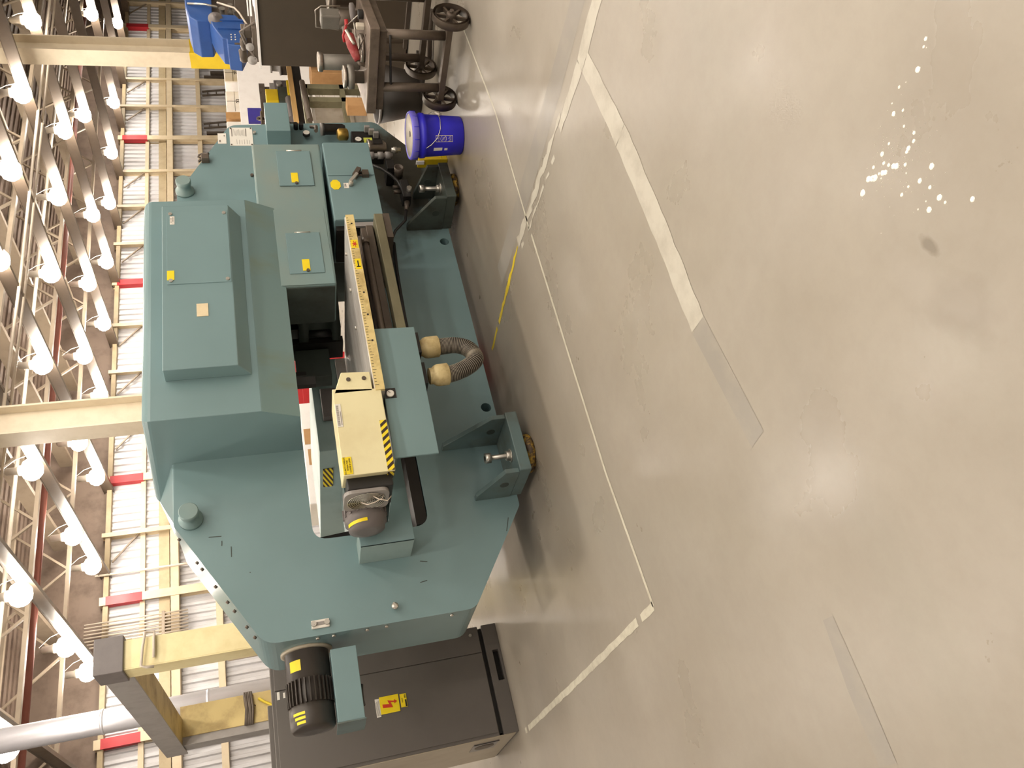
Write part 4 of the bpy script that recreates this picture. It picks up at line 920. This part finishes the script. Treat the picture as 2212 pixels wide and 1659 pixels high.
p0, p1, p2 = Vector((5.06, 2.985, Zt+0.06)), Vector((4.99, 3.075, Zt+0.05)), Vector((4.93, 3.15, Zt+0.04))
MB().tube([p0, p0.lerp(p1, 0.15), p0.lerp(p1, 0.5), p0.lerp(p1, 0.85), p1], [0.012, 0.019, 0.021, 0.018, 0.010], 14).build('grip', m_grey_md, t)
MB().tube([p1, p2], 0.005, 8).build('shank', m_zinc, t)
t = thing('hex_key', 'red T handle hex key lying on the cart', 'hex key', (4.85, 3.05, Zt))
MB().tube([(4.99, 3.06, Zt+0.10), (4.94, 3.12, Zt+0.10)], 0.013, 12).build('t_grip', m_red, t)
MB().tube([(4.965, 3.09, Zt+0.10), (4.92, 2.96, Zt+0.012)], 0.0035, 6).build('key_shaft', m_zinc, t)
t = thing('allen_rod', 'second thin hex key rod crossing under the red T handle', 'hex key', (4.78, 3.05, Zt))
MB().tube([(4.80, 3.16, Zt+0.04), (4.76, 3.02, Zt+0.006)], 0.004, 6).build('key_shaft', m_dsteel, t)
t = thing('air_grinder', 'worn red air grinder with tapered body lying on the cart', 'grinder', (4.78, 3.2, Zt))
p = [Vector((4.85, 3.07, Zt+0.10)), Vector((4.84, 3.08, Zt+0.10)), Vector((4.79, 3.12, Zt+0.085)), Vector((4.735, 3.165, Zt+0.062)), Vector((4.715, 3.18, Zt+0.055))]
MB().tube(p, [0.024, 0.032, 0.034, 0.026, 0.018], 18).build('grinder_body', m_redworn, t)
MB().tube([(4.90, 3.05, Zt+0.125), (4.885, 3.075, Zt+0.11), (4.86, 3.09, Zt+0.10)], [0.018, 0.028, 0.026], 14).build('grinder_head', m_dsteel, t)
MB().tube([(4.87, 3.03, Zt+0.115), (4.85, 3.09, Zt+0.135), (4.825, 3.12, Zt+0.13)], 0.009, 8).build('trigger_lever', m_red, t)
MB().tube([(4.84, 3.04, Zt+0.12), (4.79, 3.08, Zt+0.09), (4.76, 3.09, Zt+0.075)], 0.010, 10).build('side_handle', m_zinc, t)
MB().tube([(4.715, 3.18, Zt+0.055), (4.70, 3.19, Zt+0.045), (4.695, 3.195, Zt+0.012)], 0.012, 10).build('air_inlet', m_dsteel, t)
t = tag(MB().tube([(4.86+0.085*math.cos(2*PI*i/36), 3.19+0.085*math.sin(2*PI*i/36), Zt+0.014) for i in range(36)], 0.014, 12, True).build('steel_ring', m_steel), 'shiny steel ring lying flat below the red grinder', 'ring')
t = tag(MB().box(4.83, 4.875, 3.005, 3.035, Zt, Zt+0.055).build('white_block', m_lid, None, bevel=0.006), 'small white plastic block on the cart top', 'block')
t = tag(MB().cyl((4.93, 2.985, Zt), (4.93, 2.985, Zt+0.035), 0.03, n=22).build('black_puck', m_black, None, bevel=0.003), 'short black round puck on the cart near the screwdriver', 'puck')

# items on the floor under and behind the cart
t = thing('bar_clamp', 'grey bar clamp lying on the floor beneath the cart', 'clamp', (5.5, 3.2, 0))
MB().bar((5.55, 3.05, 0.20), (5.75, 3.75, 0.16), 0.03, 0.03).build('clamp_bar', m_dsteel, t)
MB().tube([(5.55, 3.0, 0.26), (5.5, 3.02, 0.33), (5.48, 3.03, 0.35)], [0.03, 0.02, 0.035], 12).box(5.5, 5.6, 2.98, 3.06, 0.0, 0.26).build('clamp_head', m_dsteel, t, bevel=0.006)
t = tag(MB().tube([(5.55, 3.3, 0.03), (5.52, 3.5, 0.03), (5.46, 3.62, 0.03), (5.44, 3.72, 0.03), (5.50, 3.78, 0.03)], 0.022, 12).build('bent_pipe', m_dsteel), 'bent dark steel pipe lying low between the cart wheels', 'pipe')
t = tag(MB().box(5.62, 5.95, 3.9, 4.12, 0.0, 0.02).build('floor_mat', m_bin), 'dark flat mat on the floor behind the cart', 'mat')

# dark brown machine cabinet at right
t = thing('brown_cabinet', 'large dark brown sheet metal cabinet behind the steel cart', 'cabinet', (6.9, 3.6, 0))
MB().box(6.36, 7.5, 2.6, 4.36, 0.02, 1.255).build('cabinet_body', m_brown, t, bevel=0.004)
MB().box(6.34, 7.52, 2.58, 4.375, 1.255, 1.274).build('pale_top_edge', m_wsheet, t, label='pale edge strip along the cabinet top')
MB().box(6.345, 6.36, 4.10, 4.30, 0.02, 0.30).build('base_panel', m_brown, t)
MB().box(6.43, 6.47, 2.8, 3.95, 1.30, 1.315).box(6.43, 6.47, 2.8, 3.95, 1.325, 1.335).build('guide_rail', m_wsheet, t)
t = thing('valve_assembly', 'grey brown cluster of pumps and valves on the brown cabinet', 'valve assembly', (6.55, 4.2, 1.276))
MB().box(6.42, 6.75, 4.05, 4.34, 1.276, 1.315).build('mounting_block', m_dsteel, t, bevel=0.006)
MB().tube([(6.55, 4.33, 1.40), (6.55, 4.345, 1.40), (6.55, 4.44, 1.395), (6.55, 4.455, 1.395)], [0.02, 0.034, 0.034, 0.02], 16).build('pump_body', m_dsteel, t)
for yy, zz, rr in ((4.22, 1.338, 0.034), (4.345, 1.325, 0.04)): MB().lathe((6.42, yy, zz), (-1, 0, 0), [(rr, 0), (rr, 0.015), (rr*0.6, 0.017), (rr*0.6, 0.022), (0.008, 0.024)], 24).build('hand_dial', m_grey_lt, t)
MB().box(6.46, 6.56, 4.10, 4.17, 1.315, 1.40).build('valve_body', m_dsteel, t, bevel=0.006)
MB().tube([(6.5, 4.19, 1.39), (6.5, 4.25, 1.39), (6.5, 4.30, 1.385)], [0.022, 0.03, 0.024], 14).build('valve_head', m_dsteel, t)
MB().tube([(6.48, 4.03, 1.28), (6.44, 4.10, 1.41), (6.43, 4.2, 1.375), (6.41, 4.33, 1.30)], 0.008, 8).tube([(6.5, 4.06, 1.36), (6.45, 4.12, 1.385), (6.44, 4.2, 1.36)], 0.006, 8).build('hydraulic_hose', m_inkgrey, t)
MB().bar((6.5, 4.25, 1.41), (6.5, 4.25, 1.46), 0.012, 0.012).build('valve_lever', m_dsteel, t)

# blue press behind it
t = thing('blue_press', 'blue painted press with round head beyond the brown cabinet', 'press', (9.6, 6.0, 0))
MB().prism(rpoly([(9.75, 1.72), (9.63, 1.75), (9.62, 1.90), (9.71, 1.99), (9.94, 2.03), (10.6, 2.05), (10.6, 1.72)], 0.03), 'y', 6.0, 6.5).build('press_head', m_blue, t, bevel=0.012)
MB().prism(rpoly([(9.70, 1.45), (9.70, 1.66), (9.63, 1.76), (9.44, 1.715), (9.20, 1.62), (9.19, 1.565), (9.09, 1.565), (9.06, 1.42), (9.27, 1.35), (9.51, 1.34)], 0.015), 'y', 5.95, 6.3).build('press_arm', m_blue, t, bevel=0.012)
MB().box(9.55, 10.6, 6.05, 6.5, 0.0, 1.45).build('press_column', m_dsteel, t, bevel=0.01)
MB().box(9.72, 10.5, 6.1, 6.4, 1.45, 1.74).build('press_body', m_dsteel, t, bevel=0.01)
MB().lathe((9.60, 5.97, 1.68), (-0.45, -0.85, 0.05), [(0.075, 0), (0.085, 0.015), (0.085, 0.04), (0.06, 0.045), (0.055, 0.06), (0.02, 0.065), (0.018, 0.12)], 28).build('spindle_hub', m_grey_md, t)
for px, pz, r in ((9.83, 1.60, 0.05), (9.92, 1.50, 0.04), (9.80, 1.45, 0.035)): MB().lathe((px, 6.1, pz), (0, -1, 0), [(r, 0), (r, 0.06), (r*0.6, 0.07), (r*0.6, 0.14), (r*0.8, 0.15)], 16).build('pump_unit', m_tool, t)
MB().hull8([(9.09, 5.94, 1.42), (9.30, 5.94, 1.36), (9.30, 5.95, 1.36), (9.09, 5.95, 1.42), (9.10, 5.94, 1.56), (9.33, 5.94, 1.54), (9.33, 5.95, 1.54), (9.10, 5.95, 1.56)]).build('control_panel', m_blue, t)
for k in range(6): MB().cyl((9.16+0.05*(k % 3), 5.94, 1.47+0.045*(k//3)), (9.16+0.05*(k % 3), 5.932, 1.47+0.045*(k//3)), 0.008, n=8).build('panel_light', m_white, t)
MB().box(9.55, 9.58, 5.93, 5.95, 1.36, 1.70).box(9.38, 9.40, 5.93, 5.95, 1.36, 1.66).build('arm_rib', m_blue, t)
MB().tube([(9.95, 5.98, 2.0), (9.9, 5.95, 1.8), (9.85, 5.95, 1.65)], 0.014, 8).build('oil_tube', m_zinc, t)
MB().tube([(9.95, 5.95, 1.65), (9.8, 5.92, 1.45), (9.7, 5.92, 1.40), (9.4, 5.93, 1.30)], 0.012, 8).build('hydraulic_hose', m_pipe, t)
tag(MB().ball((12.42, 8.0, 1.965), 0.075).build('red_beacon', m_redorange), 'small orange red beacon ball beside yellow column paint', 'beacon')
bpst = bpy.data.objects['red_beacon']
MB().cyl((12.42, 8.0, 0.0), (12.42, 8.0, 1.90), 0.02, n=10).build('beacon_post', m_grey_md, bpst)

# work benches and clutter between the cabinet and the machine
t = thing('work_bench', 'long dark work bench with pale wooden front edge', 'bench', (9.5, 7.2, 0))
MB().box(8.95, 10.6, 7.0, 7.7, 0.76, 0.80).build('bench_top', m_dsteel, t)
MB().box(8.95, 10.6, 6.96, 7.0, 0.775, 0.84).build('wood_edge', m_wood, t)
MB().box(8.95, 10.6, 6.99, 7.05, 0.66, 0.775).build('under_edge_strip', m_blackpit, t)  # black strip painted in for the shadow below the wood edge
for lx in (9.0, 10.5): MB().box(lx-0.03, lx+0.03, 7.05, 7.11, 0, 0.66).build('leg', m_blackpit, t)
t = thing('bench_box', 'grey gear box machine standing on the wooden edged bench', 'machine', (10.2, 7.4, 0.802))
MB().box(10.05, 10.32, 7.30, 7.52, 0.802, 1.02).build('box_body', m_grey_md, t, bevel=0.006)
MB().cyl((10.19, 7.30, 0.95), (10.19, 7.25, 0.95), 0.04, n=16).box(10.1, 10.28, 7.32, 7.5, 1.02, 1.08).build('box_top', m_grey_lt, t)
t = tag(MB().box(9.72, 9.98, 7.2, 7.5, 0.98, 1.15).build('yellow_tote', m_safety, None, bevel=0.01), 'yellow plastic tote up on the bench stand', 'tote')
tag(MB().box(9.70, 10.0, 7.18, 7.52, 0.802, 0.978).build('tote_stand', m_dkgreen), 'dark green stand under the yellow tote', 'stand')
t = tag(MB().bar((9.68, 7.08, 0.832), (10.0, 7.1, 0.832), 0.055, 0.06).build('yellow_bar', m_safety), 'yellow square bar lying along the bench edge', 'bar')
t = tag(MB().tube([(9.22, 7.12, 0.853), (9.66, 7.12, 0.853)], 0.05, 16).build('grey_roller', m_grey_md), 'grey roller lying on the bench behind the yellow bar', 'roller')
t = thing('angle_stand', 'green angle frame stand at left end of the bench', 'stand', (9.3, 7.5, 0.802))
MB().bar((9.2, 7.4, 0.803), (9.2, 7.4, 1.16), 0.05, 0.05).bar((9.5, 7.4, 0.803), (9.5, 7.4, 1.1), 0.05, 0.05).bar((9.2, 7.4, 1.05), (9.5, 7.4, 1.05), 0.05, 0.05).build('frame_bars', m_dkgreen, t)
t = tag(MB().box(9.50, 9.86, 6.6, 6.92, 0, 0.56).build('cardboard_box', m_card, None, bevel=0.006), 'brown cardboard box on the floor under the bench', 'box')
t = tag(MB().box(8.9, 9.8, 7.2, 7.6, 0.0, 0.60).build('white_drawer_unit', m_lid, None, bevel=0.01), 'white drawer unit under the bench', 'drawer unit')
t = thing('material_rack', 'olive green steel material rack behind the machine right side', 'rack', (8.7, 6.5, 0))
for px in (8.76, 9.02): MB().box(px-0.045, px+0.045, 6.46, 6.56, 0, 0.74).build('rack_post', m_rail, t, bevel=0.004)
MB().box(8.3, 9.06, 6.46, 6.56, 0.66, 0.74).build('rack_rail', m_rail, t)
MB().box(8.3, 9.06, 6.46, 6.56, 0.2, 0.26).build('rack_rail', m_rail, t)
MB().tube([(8.3, 6.42, 0.69), (9.05, 6.42, 0.72)], 0.035, 14).build('pipe_rail', m_dsteel, t)
MB().box(8.3, 9.0, 6.56, 6.9, 0.60, 0.64).build('rack_shelf', m_wsheet, t)
t = tag(MB().box(8.85, 9.2, 7.9, 8.2, 0.0, 0.55).build('blue_tote', m_navy, None, bevel=0.01), 'deep blue tote low behind the green rack', 'tote')
t = tag(MB().box(8.36, 8.52, 6.25, 6.40, 0.0, 0.24).build('wooden_crate', m_card, None, bevel=0.004), 'small slatted wooden crate low by the machine edge', 'crate')
t = thing('bench_shelf', 'brown raised shelf bar above the bench with hanging white papers', 'shelf', (10.1, 7.62, 0.802))
MB().box(9.75, 10.6, 7.56, 7.68, 1.14, 1.22).build('shelf_bar', m_cart, t)
for lx in (9.8, 10.55): MB().box(lx-0.03, lx+0.03, 7.6, 7.66, 0.803, 1.14).build('post', m_cart, t)
MB().hull8([(9.62, 7.58, 0.93), (9.80, 7.58, 0.90), (9.80, 7.585, 0.90), (9.62, 7.585, 0.93), (9.66, 7.58, 1.13), (9.86, 7.58, 1.12), (9.86, 7.585, 1.12), (9.66, 7.585, 1.13)]).build('white_paper', m_wsheet, t)
t = thing('bench_vise', 'grey bench vise with round flange at right of the bench', 'vise', (10.42, 7.2, 0.802))
MB().box(10.36, 10.5, 7.1, 7.25, 0.803, 0.9).build('vise_base', m_dsteel, t, bevel=0.006)
MB().lathe((10.43, 7.18, 0.9), (0, 0, 1), [(0.10, 0), (0.10, 0.025), (0.05, 0.03), (0.045, 0.12), (0.07, 0.125), (0.07, 0.15)], 22).build('vise_flange', m_grey_lt, t)
t = thing('hand_crank', 'dark hand crank on a thin spindle standing on the bench', 'crank', (9.45, 7.35, 0.802))
MB().cyl((9.62, 7.42, 0.803), (9.62, 7.42, 1.30), 0.02, n=12).build('spindle', m_dsteel, t)
MB().lathe((9.62, 7.42, 1.22), (0, 0, 1), [(0.10, 0), (0.10, 0.025), (0.03, 0.03), (0.03, 0.06)], 22).build('crank_wheel', m_dsteel, t)
MB().bar((9.55, 7.36, 1.285), (9.70, 7.48, 1.285), 0.03, 0.025).build('crank_arm', m_dsteel, t)
# blue boards
tag(MB().box(11.55, 11.92, 8.98, 9.02, 0.0, 1.41).build('blue_board', m_navy), 'tall blue board standing just right of the machine', 'board')
# white partition with racks above
t = thing('white_partition', 'long low white partition wall across the hall right of the machine', 'partition', (15, 11, 0))
MB().box(13.6, 16.8, 10.95, 11.05, 0, 1.56).build('partition_panel', m_wsheet, t, bevel=0.01)
# numbered white bins on the rack
t = thing('storage_rack', 'steel storage rack carrying numbered white bins beyond the partition', 'rack', (17.8, 13.3, 0))
MB().box(15.6, 20.0, 12.95, 13.8, 1.44, 1.497).build('rack_shelf', m_grey_md, t)
for px in (15.7, 17.5, 19.2): MB().box(px-0.05, px+0.05, 13.0, 13.1, 0, 1.44).build('rack_post', m_wallcream, t)
def nbin(x0, x1, num, label):
    o = MB().box(x0, x1, 13.0, 13.6, 1.50, 1.90).build('numbered_bin', m_wsheet, None, bevel=0.03)
    tag(o, label, 'bin', 'numbered bins')
    MB().box(x0+0.02, x1-0.02, 12.994, 13.0, 1.69, 1.70).box((x0+x1)/2-0.006, (x0+x1)/2+0.006, 12.994, 13.0, 1.52, 1.88).build('seam', m_inkgrey, o)
    text('number', num, 0.17, ((x0+x1)/2, 12.99, 1.60), m_ink, o)
nbin(18.28, 19.0, '22', 'white bin marked 22 on the storage rack')
nbin(17.1, 17.9, '23', 'white bin marked 23 on the storage rack')
tag(MB().box(16.3, 16.75, 13.0, 13.6, 1.50, 1.92).build('white_bin', m_wsheet, None, bevel=0.03), 'plain white bin without a number, left end of storage rack', 'bin', 'numbered bins')
tag(MB().box(19.05, 19.32, 12.98, 13.5, 1.50, 1.86).build('carton', m_card), 'tan carton right of the bin marked 22', 'carton', 'tan cartons')
tag(MB().box(16.82, 17.06, 12.98, 13.5, 1.50, 1.92).build('carton', m_card), 'tan carton left of the bin marked 23', 'carton', 'tan cartons')
tag(MB().bar((4.75, YB-0.30, 4.2), (5.15, YB-0.30, 1.9), 0.07, 0.05).build('slotted_strut', m_pipe), 'pale slotted strut leaning on the back wall at the far left', 'strut')
for k, (px, z0, z1) in enumerate(((5.45, 0.0, 3.1), (5.75, 0.0, 3.2), (6.5, 0.0, 3.1), (7.2, 0.0, 3.1))):
    tag(MB().tube([(px, YB-0.2, z0), (px, YB-0.2, z1)], 0.028, 8).build('wall_pipe', m_truss), 'thin grey pipe low on the back wall, %s from the left' % ordn[k], 'pipe', 'low wall pipes')
# ladders and shutters low on the back wall
for k, lx in enumerate((22.0, 24.2, 27.2, 29.2, 31.0)):
    t = thing('wall_ladder', 'dark ladder leaning on the back wall, %s from the left' % ordn[k], 'ladder', (lx, YB-0.35, 0))
    MB().bar((lx-0.16, YB-0.4, 0.0), (lx-0.05, YB-0.1, 3.1), 0.07, 0.05).bar((lx+0.26, YB-0.4, 0.0), (lx+0.2, YB-0.1, 3.1), 0.07, 0.05).build('rails', m_dsteel, t)
    m = MB()
    for q in range(9): m.bar((lx-0.15+0.012*q, YB-0.38+0.03*q, 0.25+0.33*q), (lx+0.25-0.006*q, YB-0.38+0.03*q, 0.25+0.33*q), 0.04, 0.04)
    m.build('rungs', m_dsteel, t)
for k, (x0, x1) in enumerate(((19.5, 20.7), (23.0, 24.4), (24.9, 26.2), (26.7, 27.0), (30.2, 30.9))):
    m = MB()
    for q in range(int((x1-x0)/0.3+0.01)):
        m.box(x0+0.3*q, x0+0.3*q+0.13, YB-0.2, YB-0.02, 0, 3.0-0.25*(q % 2))
    tag(m.build('stacked_profiles', m_dsteel), 'bundle of dark steel profiles upright on the back wall, %s from left' % ordn[k], 'profiles')

# ================================================================ floor marks
def strip(name, pts, wd, mat, label, z=0.0012, cat='floor line', gaps=0.0, jag=0.0, seed=1):
    rnd = random.Random(seed); m = MB(); pts = [Vector((p[0], p[1], 0)) for p in pts]
    for i in range(len(pts)-1):
        a, b = pts[i], pts[i+1]; L = (b-a).length; n = max(1, int(L/0.05)); d = (b-a).normalized(); s = Vector((-d.y, d.x, 0))
        w0 = wd if not isinstance(wd, (list, tuple)) else wd[i]; w1 = wd if not isinstance(wd, (list, tuple)) else wd[i+1]
        prev = None
        for k in range(n+1):
            p = a.lerp(b, k/n); ww = (w0+(w1-w0)*k/n)/2
            e0, e1 = (rnd.random()-0.5)*jag, (rnd.random()-0.5)*jag
            cur = (p+s*(ww+e0)+Vector((0, 0, z)), p-s*(ww+e1)+Vector((0, 0, z)))
            if prev and rnd.random() >= gaps: m.face([prev[0], prev[1], cur[1], cur[0]])
            prev = cur
    return tag(m.build(name, mat), label, cat)
strip('floor_line', [(4.9, 2.95), (3.84, 2.90), (2.99, 2.972), (2.95, 2.98)], 0.016, m_tape, 'thin cream floor line running from the cart toward the machine foot')
strip('floor_line', [(2.90, 2.975), (2.10, 3.016), (1.46, 3.045), (0.835, 3.02)], 0.020, m_tape, 'thin cream floor line parallel to the machine front')
strip('floor_line', [(0.835, 3.02), (0.855, 4.3), (0.882, 5.57)], 0.036, m_tape, 'cream floor line running beside the dark grey cabinet', jag=0.006, gaps=0.03)
strip('floor_line', [(2.925, 1.55), (2.90, 1.95), (2.92, 2.30)], [0.10, 0.085, 0.04], m_tape_faded, 'broad faded cream line coming from the right edge', jag=0.012)
strip('floor_line', [(2.955, 2.25), (2.985, 2.6), (3.0, 2.86), (3.04, 3.18)], [0.03, 0.045, 0.04, 0.05], m_tape_faded, 'flaking cream continuation of the broad faded line', jag=0.03, gaps=0.12, seed=3)
strip('floor_line', [(2.87, 2.28), (2.91, 2.6), (2.94, 2.9), (2.98, 3.2)], [0.03, 0.02, 0.02, 0.03], m_tape_faded, 'second flaking edge of the broad faded line', jag=0.02, gaps=0.25, seed=9)
strip('floor_line', [(3.03, 3.2), (3.012, 3.5), (3.0, 3.8), (2.99, 4.13)], [0.02, 0.035, 0.03, 0.025], m_tapeyel, 'bright yellow paint remnant of a floor line at the machine front', jag=0.014, gaps=0.05, seed=4)
strip('floor_line', [(3.10, 1.5), (3.10, 2.2), (3.13, 3.0), (3.17, 3.6)], [0.14, 0.16, 0.16, 0.14], m_ghost, 'dark ghost band of a removed line beside the broad faded line', z=0.0006)
strip('floor_line', [(2.86, 1.905), (2.37, 1.895), (1.86, 1.92), (1.45, 1.95)], [0.09, 0.11, 0.105, 0.10], m_tape_faded, 'wide pale floor band crossing toward the lower middle', jag=0.008, seed=5)
strip('floor_line', [(1.45, 1.95), (1.25, 1.935), (0.97, 1.915)], [0.10, 0.095, 0.09], m_ghost, 'worn grey end of the wide pale floor band', z=0.0008)
strip('floor_line', [(0.425, 1.965), (0.24, 1.98), (0.05, 1.99)], [0.05, 0.075, 0.075], m_ghost, 'grey worn band with yellow traces at lower left of the floor', z=0.0008)
DR = [(1.298, 0.786, 0.0028), (1.29, 0.8, 0.0022), (1.268, 0.84, 0.0042), (1.254, 0.944, 0.0036), (1.275, 0.932, 0.0014), (1.237, 0.922, 0.0022), (1.208, 0.942, 0.0022), (1.174, 0.933, 0.0028), (1.161, 0.945, 0.0028), (1.215, 0.996, 0.0022), (1.214, 1.025, 0.0036), (1.161, 0.965, 0.0036), (1.159, 0.973, 0.0028), (1.194, 1.035, 0.0028), (1.179, 1.028, 0.0028), (1.174, 1.045, 0.0036), (1.159, 1.014, 0.0042), (1.141, 0.994, 0.0028), (1.19, 1.076, 0.005), (1.204, 1.092, 0.0045), (1.194, 1.126, 0.005), (1.212, 1.063, 0.0028), (1.081, 0.947, 0.0042), (1.082, 0.989, 0.0036), (1.05, 0.979, 0.0028), (1.097, 1.019, 0.0022), (1.098, 1.044, 0.0028), (1.014, 0.975, 0.0042), (0.995, 0.971, 0.0022), (1.035, 1.005, 0.0014), (1.015, 1.011, 0.0042), (1.038, 1.032, 0.0014), (0.949, 0.92, 0.0036), (1.187, 1.061, 0.0022), (1.174, 1.063, 0.0014), (1.124, 1.004, 0.0014), (1.282, 0.796, 0.001), (1.285, 0.896, 0.0022), (1.276, 0.877, 0.001), (1.180, 1.052, 0.004), (1.166, 1.02, 0.0038), (1.196, 1.083, 0.0045)]
rnd = random.Random(11); m = MB()
def blob(x, y, r):
    n = 18; ring = []; ring2 = []
    for i in range(n):
        a = 2*PI*i/n; q = r*(1+0.22*(rnd.random()-0.4)); ring.append(m.bm.verts.new((x+q*math.cos(a), y+q*1.12*math.sin(a), 0.0003))); ring2.append(m.bm.verts.new((x+0.7*q*math.cos(a), y+0.75*q*math.sin(a), 0.0012)))
    for i in range(n):
        j = (i+1) % n; m.bm.faces.new((ring[i], ring[j], ring2[j], ring2[i]))
    m.bm.faces.new(ring2)
for x, y, r in DR: blob(x, y, r*1.55)
for k in range(160):
    a = rnd.gauss(0, 0.055); b = rnd.gauss(0, 0.05); blob(1.17+a, 1.0+b-0.5*a*0, 0.0004+0.0005*rnd.random())
tag(m.build('paint_drips', m_drip), 'scattered white paint drips on the floor at lower right', 'paint drips', kind='stuff')
